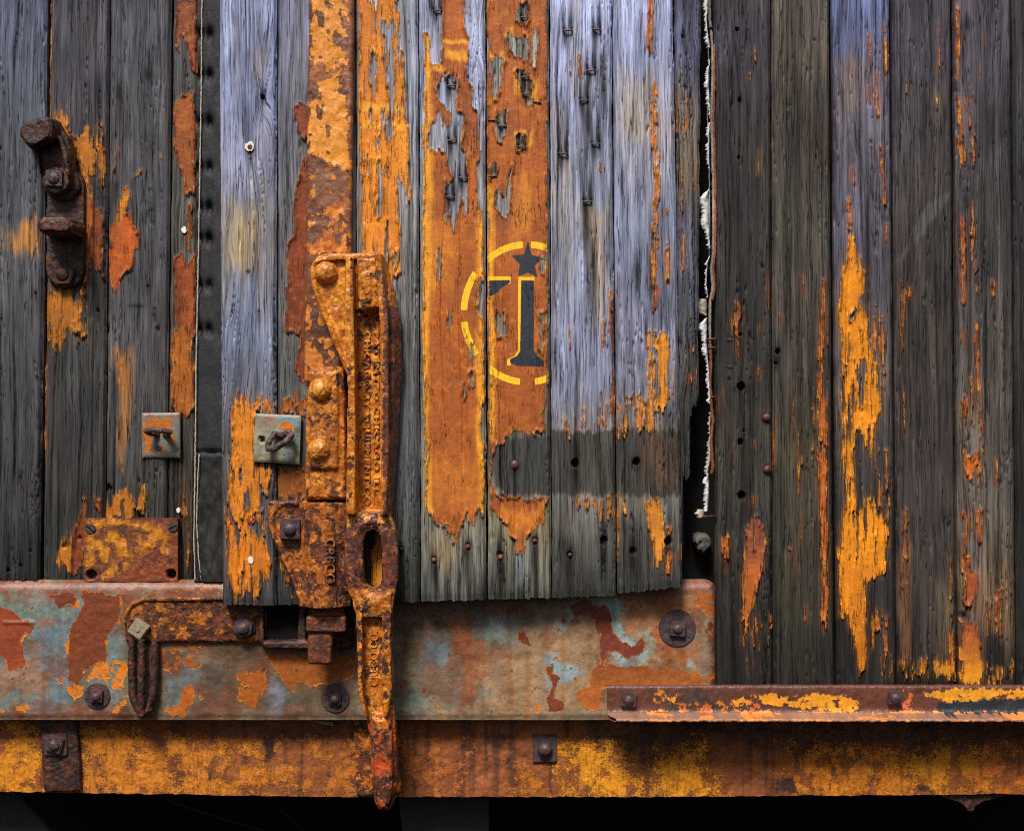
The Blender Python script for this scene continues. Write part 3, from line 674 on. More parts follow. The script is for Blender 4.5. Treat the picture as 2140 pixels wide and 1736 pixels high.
D4 = plank(door, frD, 42, (876, 1014, 880, 1016), -160, lambda x: 1257 - .03 * (x - 876),
      K(0, (163, 172, 201), 150, (157, 166, 197), 300, (145, 150, 161), 500, (140, 146, 161), 700, (138, 141, 143), 1100, (129, 126, 111), 1180, (116, 119, 111), 1250, (57, 59, 58)), 17, polys=D4p, yel=RING, pst=D4c,
      stains=[(V5(560, 1300, 700, 1360, 640, 1500, 560, 1480), (150, 126, 80), 16, .5)],
      holes=marks(876, 1014) + [(907, 1170, 7, 5, 24, 80), (978, 1142, 7, 5, 20, 90), (912, 1190, 4, 0, 20, 110), (900, 10, 6, 0, 40, 30)], wave=6, knots=[(1000, 60, 16)], label='plank covered in orange brown paint with yellow arcs')
STAR = [(1103.3, 502), (1111.5, 532.6), (1134.5, 539), (1118.5, 556.3), (1124.5, 582), (1103, 571), (1082, 579.5), (1085.6, 553.4), (1067.5, 534), (1094, 532)]
TARM = [(1022, 585.9), (1066.8, 585), (1065.8, 591.8), (1048, 602.7), (1038, 613.5), (1022, 622)]
STEM = [(1088.5, 585.9), (1116, 585.9), (1116, 731.8), (1123, 743.6), (1137.8, 753.5), (1137, 767), (1079.6, 765.3), (1065.8, 760), (1064.9, 750.5), (1079.6, 743.6), (1086.5, 733.8)]
YEL2 = [[(1018, 577.5), (1068, 577.5), (1068, 585.5), (1066, 595), (1018, 588)], [(1082.4, 578.5), (1117.5, 578.5), (1117.5, 588), (1090, 588), (1090, 735), (1082, 746), (1068, 753), (1068, 764), (1059, 764), (1058.6, 751), (1074, 744), (1082, 732)]]
D5p = [(V2(840, -150, 1165, -150, 1166, 1760, 846, 1760), ORN, {'jy': 4}), (V5(846, -20, 1165, -20, 1165, 600, 1145, 640, 1150, 770, 1040, 770, 980, 760, 950, 800, 900, 830, 870, 900, 865, 1000, 890, 1080, 960, 1110, 1175, 1120, 1150, 1180, 1145, 1250, 1100, 1270, 1060, 1300, 1040, 1330, 1040, 1400, 990, 1420, 990, 1340, 960, 1320, 950, 1240, 900, 1220, 860, 1180), ORN, {'jy': 7})]
for p in (V2(1010, 30, 1060, 20, 1070, 100, 1040, 140, 1005, 110), V2(945, 190, 975, 185, 1000, 210, 1050, 200, 1060, 330, 1000, 300, 970, 280), V2(860, 320, 900, 300, 935, 320, 920, 400, 915, 470, 885, 540, 875, 450),
          V2(1000, 380, 1040, 370, 1080, 430, 1080, 550, 1050, 550, 1025, 480), V2(895, 600, 945, 590, 940, 730, 910, 740, 890, 680), V2(1000, 720, 1060, 710, 1055, 800, 1010, 800), V2(1080, 200, 1110, 140, 1100, 350, 1085, 330),
          V2(868, 870, 890, 870, 892, 940, 862, 940), V2(900, 1000, 940, 1030, 970, 880, 965, 1130, 930, 1140, 890, 1100), V7(470, 960, 500, 850, 580, 900, 570, 1100, 500, 1150), V7(955, 300, 1000, 290, 1000, 480, 958, 470), V7(950, 900, 975, 900, 968, 1330, 945, 1240), V2(845, 190, 858, 200, 858, 260, 845, 260)):
    D5p.append((p, 0, {'cut': 1, 'jy': 6}))
D5 = plank(door, frD, 42, (1017, 1147, 1020, 1152), -160, lambda x: 1252 - .03 * (x - 1017),
      K(0, (134, 135, 132), 500, (134, 135, 132), 880, (123, 117, 100), 920, (89, 88, 81), 1020, (93, 94, 89), 1090, (134, 124, 97), 1180, (107, 108, 98), 1250, (51, 51, 48)), 19, polys=D5p, pst=D5c, ink=[STAR, TARM, STEM], yel=RING + YEL2,
      stains=[(V5(885, 800, 1180, 790, 1180, 1100, 960, 1100, 890, 1060, 870, 920), (62, 63, 60), 4, 1.2), (V5(990, 1400, 1060, 1380, 1060, 1500, 1000, 1560), (140, 150, 160), 14, .7)],
      holes=marks(1017, 1147, .9) + [(1045, 1160, 9, 5, 60, 90), (1118, 1130, 8, 5, 20, 110), (1050, 1190, 5, 0, 50, 80), (1076, 972, 10, 3, 8, 22), (1053, 1130, 3, 4, 3, 3)], wave=3, label='orange brown plank bearing the star emblem')
D6 = plank(door, frD, 40, (1150, 1278, 1154, 1288), -160, lambda x: 1249 - .04 * (x - 1150),
      K(0, (179, 190, 229), 120, (159, 168, 204), 260, (147, 155, 184), 450, (138, 144, 163), 620, (136, 144, 171), 800, (131, 137, 163), 880, (125, 126, 139), 899, (131, 128, 132), 905, (67, 66, 62), 1030, (69, 68, 64), 1039, (120, 119, 118), 1120, (89, 90, 85), 1250, (48, 48, 46)), 21,
      polys=[(sliver(V2, 1323, 285, 1346, 425), ORN, SM), (sliver(V2, 1279, 320, 1291, 390), ORN, SM), (sliver(V2, 1435, 835, 1449, 920), ROR, SM), (sliver(V5, 1277, 195, 1288, 350), ROR, SM), (sliver(V5, 1451, 180, 1468, 345), ROR, SM), (sliver(V5, 1441, 528, 1460, 690), DOR, SM), (sliver(V5, 1468, 600, 1486, 745), ROR, SM),
             (V5(1250, 700, 1285, 705, 1285, 750, 1250, 745), AMD, SM), (V5(1338, 700, 1375, 705, 1372, 748, 1340, 742), ROR, SM), (V5(1200, 700, 1515, 650, 1515, 775, 1200, 780), AMB, {'cov': .22}), (V5(1300, 1120, 1515, 1130, 1500, 1240, 1300, 1200), AMD, {'cov': .36}), (V5(1500, 0, 1520, 0, 1522, 700, 1505, 700), DOR, {'cov': .5})],
      stains=[(V2(1190, 500, 1300, 900, 1290, 1500, 1240, 1500), (162, 150, 128), 20, .45), (V2(1330, 1100, 1480, 1100, 1470, 1700, 1420, 1700), (176, 150, 108), 16, .5), (V2(1290, 0, 1330, 0, 1330, 500, 1300, 500), (170, 160, 140), 14, .4)],
      holes=marks(1150, 1279, 1.25) + [(1202, 968, 9, 16, 70, 90), (1191, 1159, 7, 7, 30, 110), (1262, 1130, 9, 12, 50, 110), (1240, 560, 6, 0, 70, 90), (1225, 470, 6, 0, 50, 60), (1160, 740, 3, 3, 40, 40), (1260, 150, 6, 0, 60, 90), (1228, 250, 10, 0, 60, 60)], wave=3, tj=12, label='blue grey plank full of staples')
D7 = plank(door, frD, 41, (1281, 1406, 1291, 1427), -160, lambda x: 1240 - .10 * (x - 1290),
      K(0, (163, 174, 212), 110, (154, 163, 197), 260, (157, 157, 174), 420, (142, 150, 176), 560, (125, 133, 158), 700, (125, 130, 156), 860, (118, 119, 130), 896, (116, 111, 107), 902, (64, 63, 60), 1032, (67, 63, 58), 1041, (109, 108, 104), 1110, (78, 79, 77), 1230, (53, 55, 53)), 23,
      polys=[(V2(1690, -100, 1720, -100, 1725, 280, 1700, 270, 1690, 100), (192, 108, 50)), (V2(1720, 440, 1740, 450, 1760, 860, 1740, 1500, 1715, 1500, 1730, 900, 1715, 620), (212, 130, 58), {'hole': .25}), (sliver(V2, 1788, 1270, 1814, 1510), (206, 124, 52), SM), (sliver(V2, 1790, 1100, 1806, 1145), ORN, SM),
             (V5(1690, 250, 1740, 270, 1760, 235, 1810, 235, 1800, 500, 1810, 600, 1780, 650, 1740, 650, 1720, 680, 1700, 680, 1695, 400), (222, 142, 44), {'hole': .15}), (V5(1545, 610, 1740, 560, 1730, 765, 1545, 765), (204, 128, 50), {'cov': .50, 'sx': 4}),
             (V5(1680, 1130, 1760, 1130, 1790, 1310, 1770, 1470, 1740, 1480, 1710, 1330, 1690, 1220), (216, 138, 44)), (V5(1560, 1120, 1585, 1130, 1585, 1200, 1565, 1200), AMB, SM), (V5(1800, 1400, 1830, 1410, 1810, 1530, 1785, 1520), ROR, SM), (sliver(V5, 1868, 1375, 1882, 1470), ROR, SM), (V5(1790, 1260, 1825, 1280, 1820, 1330, 1790, 1320), ROR, {'hole': .4}), (sliver(V5, 1832, 330, 1842, 580), AMB, SM), (V5(1730, 0, 1745, 0, 1740, 120, 1725, 120), ORN, {'cov': .5}), (V5(1520, 1080, 1535, 1080, 1535, 1420, 1525, 1420), AMD, {'cov': .7})],
      stains=[(V2(1560, 380, 1720, 380, 1730, 720, 1560, 720), (168, 158, 140), 24, .55), (V2(1740, 1100, 1830, 1100, 1830, 1736, 1750, 1736), (66, 68, 80), 24, .6), (V5(1650, 820, 1860, 820, 1860, 1060, 1700, 1040), (104, 74, 48), 24, .5), (V5(1740, 560, 1865, 540, 1865, 740, 1760, 760), (56, 58, 60), 24, .6)],
      holes=[(1330, 965, 8, 16, 12, 14), (1323, 1152, 8, 9, 50, 100), (1396, 1132, 9, 14, 24, 50), (1332, 560, 5, 0, 50, 70), (1350, 700, 3, 2, 50, 30), (1300, 380, 3, 0, 40, 40), (1362, 560, 8, 0, 60, 110)], wave=3, tj=12)
def d8b(x): return np.where(x < 1430, 1180, np.where(x < 1443, 1015 - (x - 1430) * 2.5, 868 - (x - 1443) * 2.0))
D8 = plank(door, frD, 37, (1410, 1466, 1427, 1458), -160, d8b,
      K(0, (75, 78, 99), 60, (79, 82, 105), 130, (87, 92, 121), 200, (95, 90, 89), 330, (99, 90, 80), 440, (79, 80, 93), 600, (87, 90, 105), 750, (77, 77, 80), 860, (61, 61, 58), 1200, (44, 45, 42)), 25,
      polys=[(V3(165, 505, 175, 505, 170, 650, 165, 730, 155, 720), ROR, SM), (V3(135, 850, 145, 900, 152, 1110, 140, 1110, 130, 950), (214, 130, 44), SM), (sliver(V3, 142, 1245, 157, 1445), (214, 130, 44), SM), (sliver(V6, 178, 470, 198, 530), ROR, SM), (sliver(V6, 196, 310, 208, 340), ROR, SM), (V3(100, 450, 118, 450, 122, 730, 104, 700), (112, 56, 34), SM), (V3(205, 880, 215, 900, 212, 1000, 204, 1000), ORN, SM), (sliver(V6, 212, 400, 222, 540), DOR, SM)],
      holes=[(1428, 76, 4, 6, 14, 24)], wave=5, edge_noise=3.5, ragged=14, label='narrow splintered edge board')

# ---- right wall
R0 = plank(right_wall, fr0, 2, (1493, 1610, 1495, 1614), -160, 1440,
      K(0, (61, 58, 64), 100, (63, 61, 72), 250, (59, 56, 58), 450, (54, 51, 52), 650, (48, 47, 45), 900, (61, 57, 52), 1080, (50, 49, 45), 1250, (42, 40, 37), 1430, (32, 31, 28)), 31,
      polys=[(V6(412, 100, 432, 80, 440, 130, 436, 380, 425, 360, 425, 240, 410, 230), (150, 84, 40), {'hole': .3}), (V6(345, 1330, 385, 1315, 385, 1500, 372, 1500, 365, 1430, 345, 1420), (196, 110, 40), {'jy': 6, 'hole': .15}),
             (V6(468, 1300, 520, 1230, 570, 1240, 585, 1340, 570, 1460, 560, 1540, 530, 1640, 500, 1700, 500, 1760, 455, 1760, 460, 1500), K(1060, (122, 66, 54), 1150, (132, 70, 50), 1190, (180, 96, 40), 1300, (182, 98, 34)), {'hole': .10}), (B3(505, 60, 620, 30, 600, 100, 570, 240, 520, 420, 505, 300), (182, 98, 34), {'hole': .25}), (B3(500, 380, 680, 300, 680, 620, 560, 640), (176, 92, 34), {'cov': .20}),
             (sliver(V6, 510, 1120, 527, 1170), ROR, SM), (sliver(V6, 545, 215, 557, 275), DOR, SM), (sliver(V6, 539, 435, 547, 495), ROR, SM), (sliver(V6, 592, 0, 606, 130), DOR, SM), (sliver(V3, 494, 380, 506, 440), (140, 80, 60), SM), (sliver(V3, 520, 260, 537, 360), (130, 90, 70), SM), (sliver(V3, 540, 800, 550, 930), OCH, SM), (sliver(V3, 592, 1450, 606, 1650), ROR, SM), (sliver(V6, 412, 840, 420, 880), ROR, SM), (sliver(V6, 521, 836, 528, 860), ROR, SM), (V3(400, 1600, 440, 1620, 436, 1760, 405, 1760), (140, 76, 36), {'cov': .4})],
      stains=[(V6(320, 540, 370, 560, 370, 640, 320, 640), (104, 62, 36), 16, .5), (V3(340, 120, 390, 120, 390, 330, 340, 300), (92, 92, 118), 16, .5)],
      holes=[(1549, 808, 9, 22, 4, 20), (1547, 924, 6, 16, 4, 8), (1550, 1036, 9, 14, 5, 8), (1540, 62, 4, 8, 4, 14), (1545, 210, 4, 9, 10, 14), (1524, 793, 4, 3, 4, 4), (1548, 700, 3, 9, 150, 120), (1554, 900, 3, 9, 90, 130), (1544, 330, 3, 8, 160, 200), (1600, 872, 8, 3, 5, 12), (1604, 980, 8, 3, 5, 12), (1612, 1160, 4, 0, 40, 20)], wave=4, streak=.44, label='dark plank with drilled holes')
R1 = plank(right_wall, fr0, 0, (1614, 1733, 1617, 1742), -160, 1440,
      K(0, (74, 69, 64), 80, (78, 73, 66), 200, (67, 61, 56), 330, (61, 54, 50), 450, (67, 64, 59), 700, (67, 62, 56), 950, (65, 60, 50), 1150, (57, 53, 44), 1300, (43, 41, 35), 1430, (36, 34, 30)), 33,
      polys=[(V6(882, -40, 895, -40, 890, 300, 885, 450, 905, 720, 905, 1100, 910, 1300, 915, 1760, 885, 1760, 875, 1100, 855, 1030, 860, 600, 865, 330), (184, 96, 34), {'hole': .08}), (sliver(V3, 872, 1510, 897, 1760), (176, 92, 36), SM), (sliver(V6, 903, 180, 917, 345), DOR, SM), (sliver(V6, 750, 750, 764, 1140), (150, 86, 40), SM), (sliver(V6, 765, 900, 785, 960), (140, 80, 50), SM), (sliver(V6, 724, 550, 732, 770), (140, 82, 40), SM), (sliver(V6, 653, 130, 663, 205), DOR, SM), (sliver(V6, 620, 730, 633, 950), ROR, SM), (sliver(V6, 828, 560, 852, 960), (132, 84, 44), {'hole': .4}), (sliver(V6, 768, 1200, 776, 1360), DOR, SM), (sliver(V6, 745, 1450, 755, 1515), DOR, SM), (sliver(V6, 788, 1660, 798, 1760), ROR, SM), (sliver(V3, 778, 1430, 790, 1540), ROR, SM), (sliver(V6, 704, 1400, 728, 1412), ROR, SM),
             (B3(965, -20, 1005, -20, 995, 380, 980, 380), (186, 100, 34), SM), (sliver(B3, 862, 200, 872, 275), DOR, SM), (sliver(V3, 904, 1660, 916, 1760), DOR, SM)],
      stains=[(V6(640, 700, 800, 700, 800, 1736, 640, 1736), (70, 66, 50), 30, .4)],
      holes=[(1626, 735, 6, 12, 14, 26), (1622, 760, 4, 8, 30, 14), (1702, 84, 3, 3, 3, 3), (1612, 500, 5, 8, 60, 40)], wave=2, streak=.46, label='brown grey plank with a thin orange stripe')
R2 = plank(right_wall, fr0, 5, (1740, 1858, 1750, 1870), -160, 1440,
      K(0, (91, 103, 144), 60, (100, 109, 149), 120, (96, 99, 128), 180, (96, 93, 112), 300, (96, 93, 105), 420, (91, 90, 106), 560, (82, 81, 90), 700, (78, 75, 79), 850, (70, 68, 68), 1000, (61, 58, 58), 1150, (50, 49, 48), 1300, (43, 41, 40), 1430, (34, 33, 30)), 35,
      polys=[(V3(1035, 1270, 1050, 1290, 1065, 1400, 1080, 1380, 1090, 1450, 1110, 1460, 1110, 1560, 1080, 1610, 1100, 1640, 1120, 1760, 975, 1760, 985, 1450, 1000, 1380, 1015, 1290), YAM),
             (V6(985, -20, 1115, -20, 1110, 60, 1080, 90, 1100, 140, 1130, 200, 1140, 340, 1165, 400, 1180, 560, 1195, 650, 1150, 760, 1140, 900, 1100, 880, 1080, 780, 1050, 760, 1040, 900, 1050, 1060, 1060, 1200, 1100, 1150, 1140, 1150, 1220, 1240, 1215, 1480, 1130, 1560, 1100, 1600, 1110, 1760, 980, 1760, 970, 1400, 1000, 1130, 985, 900, 975, 500, 985, 300, 970, 150), YAM, {'hole': .19, 'sx': 4.5, 'sy': 60}),
             (V6(1075, 400, 1110, 400, 1100, 640, 1080, 650, 1070, 500), 0, CUT), (V6(1018, 640, 1030, 640, 1030, 840, 1018, 840), 0, CUT), (V6(1045, 820, 1090, 820, 1090, 1180, 1070, 1200, 1045, 1000), 0, CUT), (V6(1030, 160, 1070, 110, 1075, 120, 1035, 190), 0, {'cut': 1, 'jy': 2}),
             (B3(1065, -20, 1330, -20, 1300, 60, 1220, 90, 1215, 160, 1225, 470, 1210, 620, 1180, 630, 1150, 420, 1110, 280, 1075, 290), (210, 124, 26), {'jy': 8}), (V6(1145, 120, 1215, 130, 1200, 600, 1150, 560), (196, 112, 34), {'cov': .34, 'sx': 3.6}), (V6(1130, 900, 1222, 830, 1222, 1280, 1130, 1230), (196, 112, 34), {'cov': .32, 'sx': 3.6}), (B3(1240, 260, 1340, 260, 1365, 620, 1330, 620, 1260, 480), (186, 104, 32), {'cov': .30, 'sx': 3.6}),
             (V3(1163, 380, 1176, 380, 1186, 600, 1165, 640), (200, 112, 44), SM), (V3(1180, 760, 1196, 760, 1222, 1080, 1200, 1080), (190, 104, 48), SM), (sliver(V3, 1211, 200, 1227, 390), (216, 130, 40), SM), (sliver(V3, 1124, 200, 1141, 320), (170, 108, 70), {'hole': .3}), (sliver(V3, 1034, 330, 1042, 398), ROR, SM), (sliver(V3, 1209, 1180, 1224, 1295), (200, 112, 36), SM), (sliver(V3, 1034, 900, 1050, 1000), (190, 110, 60), SM), (V3(1005, 1080, 1030, 1100, 1035, 1260, 1015, 1250), (206, 116, 40), {'hole': .15}), (sliver(V3, 1125, 460, 1140, 550), (170, 100, 60), SM), (sliver(V3, 1212, 130, 1220, 180), AMB, SM)],
      stains=[(V3(970, 290, 1080, 290, 1080, 620, 980, 620), (124, 110, 96), 20, .6), (V3(1000, 0, 1016, 0, 1016, 220, 1000, 220), (70, 72, 88), 8, .6), (V3(1090, 300, 1160, 340, 1160, 560, 1100, 560), (120, 100, 90), 14, .4), (B3(1110, 290, 1150, 420, 1180, 650, 1100, 650), (20, 20, 20), 10, .8)],
      holes=[(1812, 480, 3, 0, 90, 180)], wave=3, streak=.40, label='blue topped plank with the broadest amber paint')
R3 = plank(right_wall, fr0, -2, (1866, 1988, 1876, 2000), -160, 1440,
      K(0, (70, 68, 79), 70, (74, 71, 84), 200, (63, 61, 66), 350, (61, 57, 59), 550, (61, 56, 54), 800, (59, 54, 52), 1000, (59, 53, 52), 1200, (61, 55, 52), 1320, (57, 51, 48), 1380, (36, 33, 28), 1430, (20, 18, 16)), 37,
      polys=[(sliver(V3, 1497, 110, 1509, 385), (170, 92, 50), SM), (V3(1310, 1510, 1330, 1510, 1315, 1760, 1298, 1760), (140, 80, 46), {'hole': .2}), (V6(1303, -20, 1330, -20, 1320, 200, 1315, 370, 1300, 200), (140, 78, 42), {'hole': .2}), (sliver(V6, 1313, 530, 1326, 790), (150, 84, 40), SM), (V6(1310, 1180, 1340, 1180, 1332, 1600, 1308, 1600), (140, 84, 46), {'hole': .35}), (sliver(V3, 1344, 1500, 1360, 1580), ROR, SM), (sliver(V3, 1326, 390, 1338, 490), (120, 70, 56), SM), (sliver(V3, 1288, 225, 1297, 270), DOR, SM), (sliver(V3, 1486, 500, 1500, 580), (130, 96, 60), SM),
             (B3(1440, 560, 1570, 550, 1570, 635, 1440, 610), AMD, {'cov': .5}), (B3(1535, 560, 1565, 560, 1565, 632, 1535, 625), AMB), (B3(1615, 560, 1640, 535, 1660, 580, 1740, 560, 1737, 635, 1700, 655, 1650, 650, 1620, 620), AMB), (B3(1705, 395, 1733, 395, 1733, 580, 1700, 580), (190, 106, 32)), (sliver(V6, 1560, 1380, 1572, 1736), (150, 104, 56), {'hole': .4})],
      stains=[(B3(1425, -100, 1475, -100, 1475, 560, 1430, 560), (132, 92, 56), 12, .7), (B3(1635, 100, 1735, 200, 1735, 540, 1650, 540), (112, 98, 72), 20, .5), (V3(1440, 1080, 1580, 1010, 1580, 1030, 1290, 1400, 1280, 1380), (92, 90, 90), 5, .6), (V3(1470, 460, 1530, 460, 1520, 660, 1480, 660), (108, 96, 78), 14, .5)],
      wave=2, streak=.36, label='dark plank with a pale diagonal scratch')
R4 = plank(right_wall, fr0, 3, (1996, 2112, 2003, 2122), -160, 1440,
      K(0, (78, 75, 90), 150, (74, 71, 82), 300, (67, 66, 70), 420, (61, 58, 59), 560, (65, 64, 66), 750, (78, 73, 70), 900, (91, 83, 76), 1020, (85, 81, 78), 1120, (93, 84, 73), 1250, (88, 73, 58), 1330, (72, 61, 50), 1390, (45, 40, 32), 1430, (30, 26, 24)), 39,
      polys=[(V3(1592, -60, 1606, -60, 1606, 410, 1595, 410), (190, 104, 44), {'hole': .25}), (V3(1600, 510, 1615, 540, 1625, 720, 1640, 820, 1615, 900, 1602, 700), K(200, (214, 126, 30), 290, (206, 116, 34), 330, (150, 76, 40)), {'hole': .1}), (V3(1640, 500, 1680, 500, 1680, 850, 1645, 800), (150, 82, 56), {'cov': .38}), (V3(1612, 1120, 1635, 1130, 1640, 1600, 1620, 1610, 1608, 1200), K(440, (150, 76, 44), 600, (190, 100, 44)), {'hole': .15}), (V3(1680, 1070, 1692, 1150, 1680, 1300, 1705, 1540, 1690, 1520, 1665, 1250), (150, 78, 46), {'hole': .15}), (sliver(V3, 1733, 170, 1740, 230), ROR, SM), (sliver(V3, 1780, 1470, 1796, 1580), ROR, SM), (sliver(V3, 1718, 360, 1726, 400), DOR, SM),
             (V6(1613, -40, 1640, -40, 1637, 100, 1620, 80), (180, 92, 44), SM), (V6(1618, 200, 1640, 250, 1637, 300, 1617, 280), (160, 82, 44), FL), (V6(1688, 180, 1705, 260, 1720, 400, 1730, 800, 1715, 780, 1700, 400), (164, 84, 40), {'hole': .1}), (V6(1618, 570, 1650, 570, 1650, 690, 1618, 680), (170, 86, 38), {'hole': .12}), (V6(1622, 850, 1720, 900, 1728, 1040, 1700, 960, 1665, 1010, 1640, 980), (196, 104, 34), {'hole': .12}), (sliver(V6, 1722, 800, 1732, 1070), (176, 94, 40), SM), (V6(1622, 1170, 1650, 1180, 1640, 1500, 1622, 1600), (178, 94, 36), {'hole': .15}), (V6(1700, 1170, 1732, 1180, 1727, 1350, 1700, 1350), (170, 86, 40), {'jy': 5}), (sliver(V6, 1665, 450, 1680, 720), (150, 80, 46), {'hole': .3}), (sliver(V6, 1668, 1180, 1682, 1290), (190, 100, 40), SM), (sliver(V6, 1798, 890, 1812, 1060), (170, 92, 44), SM), (V6(1780, 1600, 1830, 1590, 1830, 1760, 1770, 1760), (150, 80, 42), {'cov': .45}),
             (B3(1788, -60, 1830, -60, 1835, 30, 1870, 40, 1860, 180, 1820, 240, 1785, 200), (160, 80, 44), FL), (B3(1770, 310, 1850, 320, 1880, 440, 1895, 560, 1897, 640, 1870, 690, 1800, 680, 1765, 645), K(1290, (150, 76, 48), 1340, (166, 88, 44), 1395, (216, 136, 34), 1430, (222, 146, 34)), {'jy': 7}), (B3(1925, 590, 2060, 575, 2060, 655, 1925, 690), AMB, {'cov': .52}), (B3(1975, 160, 2008, 160, 1997, 400, 1968, 380), (150, 78, 46), {'hole': .15}), (sliver(B3, 1915, 200, 1930, 400), (140, 76, 44), {'hole': .2})],
      stains=[(V6(1620, 640, 1700, 640, 1720, 1200, 1630, 1200), (126, 112, 100), 20, .5), (V6(1640, 1350, 1700, 1350, 1700, 1560, 1650, 1560), (112, 112, 120), 14, .6), (B3(1880, 0, 2080, 0, 2080, 450, 1900, 380), (128, 100, 74), 20, .45), (V3(1730, 560, 1880, 520, 1870, 700, 1660, 900, 1640, 880), (40, 40, 44), 16, .6), (B3(1890, 380, 2010, 400, 2010, 690, 1890, 690), (22, 20, 18), 10, .8)],
      holes=[(2010, 1286, 8, 5, 3, 3), (2020, 52, 6, 0, 20, 16), (2028, 500, 2, 5, 120, 200), (2060, 700, 2, 5, 160, 200), (2076, 300, 2, 4, 120, 200)], wave=4, streak=.44, label='grey plank with red and amber flakes')
plank(right_wall, fr0, 0, (2117, 2240, 2126, 2250), -160, 1440, K(0, (54, 51, 58), 300, (47, 46, 48), 700, (42, 40, 39), 1430, (30, 29, 26)), 41, wave=3)

plank(right_wall, fr0, 2, (2244, 2372, 2254, 2382), -160, 1440, K(0, (77, 74, 82), 500, (68, 66, 65), 1430, (43, 40, 39)), 45, polys=[([(2290, 500), (2310, 460), (2322, 700), (2312, 980), (2296, 940), (2302, 720)], DOR, {'hole': .25})], wave=3, streak=.40)
plank(right_wall, fr0, -1, (2376, 2510, 2386, 2520), -160, 1440, K(0, (66, 66, 73), 700, (62, 61, 61), 1430, (39, 38, 37)), 46, wave=3, streak=.36)

# staples driven into the door
DOOR_PLANKS = [(876, 1014, D4), (1017, 1147, D5), (1150, 1280, D6)]
stp = None
for i, (x, y) in enumerate(STP):
    par = next((p for a, b, p in DOOR_PLANKS if a - 2 <= x < b + 4), D6)
    a = random.uniform(-.22, .18); w = random.uniform(7.5, 9.5); c, s = math.cos(a), math.sin(a)
    b = Bm(frD); b.tube([(x - w * c, y - w * s, 34), (x - w * c, y - w * s, 43), (x - (w - 1.2) * c, y - (w - 1.2) * s, 46), (x + (w - 1.2) * c, y + (w - 1.2) * s, 46), (x + w * c, y + w * s, 43), (x + w * c, y + w * s, 34)], 1.7, 8)
    b.build('staple', M['wire'], par, smooth=True)
def nail(par, fr, x, y, r, d, h=3.5, mat='nail'):
    b = Bm(fr); b.dome(x, y, r, d - 4, h + 4, 14, 5, .8); b.build('nail', M[mat], par, smooth=True)
for par, x, y, r in ((D3, 839, 1147, 4.5), (D4, 907, 1170, 6.5), (D4, 978, 1142, 6.5), (D5, 1046, 1164, 6.5), (D5, 1118, 1130, 6.5), (D6, 1191, 1159, 5), (D5, 1076, 971, 11)):
    nail(par, frD, x, y, r, 42, 4)
for x, y, r in ((1601, 872, 9.5), (1603, 980, 9.5)): nail(R0, fr0, x, y, r, 4, 6)
for p, x, y, r in ((D1, 525, 1085, 10), ): 
    b = Bm(frD); b.disc(x, y, r, 36, 43, 18, 1.2); b.build('nail', cast_material('painted nail head', cover=.8, paint=((150, 70, 26), (176, 86, 30))), p)
# white paint dabs
def dab(par, fr, x, y, r, d, sx=1.0, seed=0, hole=0):
    b = Bm(fr); n = 18; random.seed(seed)
    b.prism([(x + sx * r * (1 + random.uniform(-.22, .22)) * math.cos(2 * math.pi * k / n), y + r * (1 + random.uniform(-.22, .22)) * math.sin(2 * math.pi * k / n)) for k in range(n)], d - 3, d + 1.6, .8)
    o = b.build('paint_dab', M['white'], par)
    if hole:
        q = Bm(fr); q.disc(x + 1, y + 1, hole, d, d + 2.6, 12, .6); q.build('nail', M['rustplate'], par)
dab(D1, frD, 522, 307, 10.5, 42, 1, 3, 5.5)
dab(D1, frD, 524, 1170, 8, 43, .8, 5)
dab(left_wall.children[3], fr0, 385, 481, 8, 1, .75, 7)
dab(left_wall.children[3], fr0, 373, 1066, 6, 1, .8, 9)
# ------------------------------------------------------------------ sheets of rolled steel
def sheet(name, parent, fr, fx, fy, nx, ny, dfn, dback, basefn, polys, mat, seed, label=None, lay={}, extra=None):
    """fx(u,v), fy(u,v) give picture positions, dfn the front depth"""
    U, Vv = np.meshgrid(np.linspace(0, 1, nx), np.linspace(0, 1, ny))
    X = fx(U, Vv); Y = fy(U, Vv); D = dfn(X, Y, U, Vv)
    F, PC = layer(X, Y, polys, seed, **lay)
    base = basefn(X, Y, seed)
    if extra is not None: F, PC, base, D = extra(X, Y, F, PC, base, D)
    G = np.stack([X, Y, np.full(X.shape, seed * 31.7)], -1)
    return grid_solid(name, X, Y, D, dback, fr, {'grain': G, 'base_col': base, 'paint_col': PC, 'paint': F}, mat, parent, label)
ISO = dict(jx=4, jy=4, cw=9.0)
def blotch(X, Y, base, lst, seed):
    for pts, col, soft, k in lst:
        wx = (fbm(X / 30, Y / 30, seed, 4) - .5) * 60; wy = (fbm(X / 30, Y / 30, seed + 9, 4) - .5) * 60
        wx = wx + (fbm(X / 7, Y / 7, seed + 3, 3) - .5) * 16; wy = wy + (fbm(X / 7, Y / 9, seed + 4, 3) - .5) * 16
        w = sstep(-soft * 1.5, soft * 1.5, sdf(pts, X + wx, Y + wy)) * k * np.clip(.55 + 1.1 * fbm(X / 12, Y / 22, seed + 6, 4), 0, 1.05)
        w = np.clip(w, 0, 1)
        base = base * (1 - w[..., None]) + lin(col) * w[..., None]
    return base

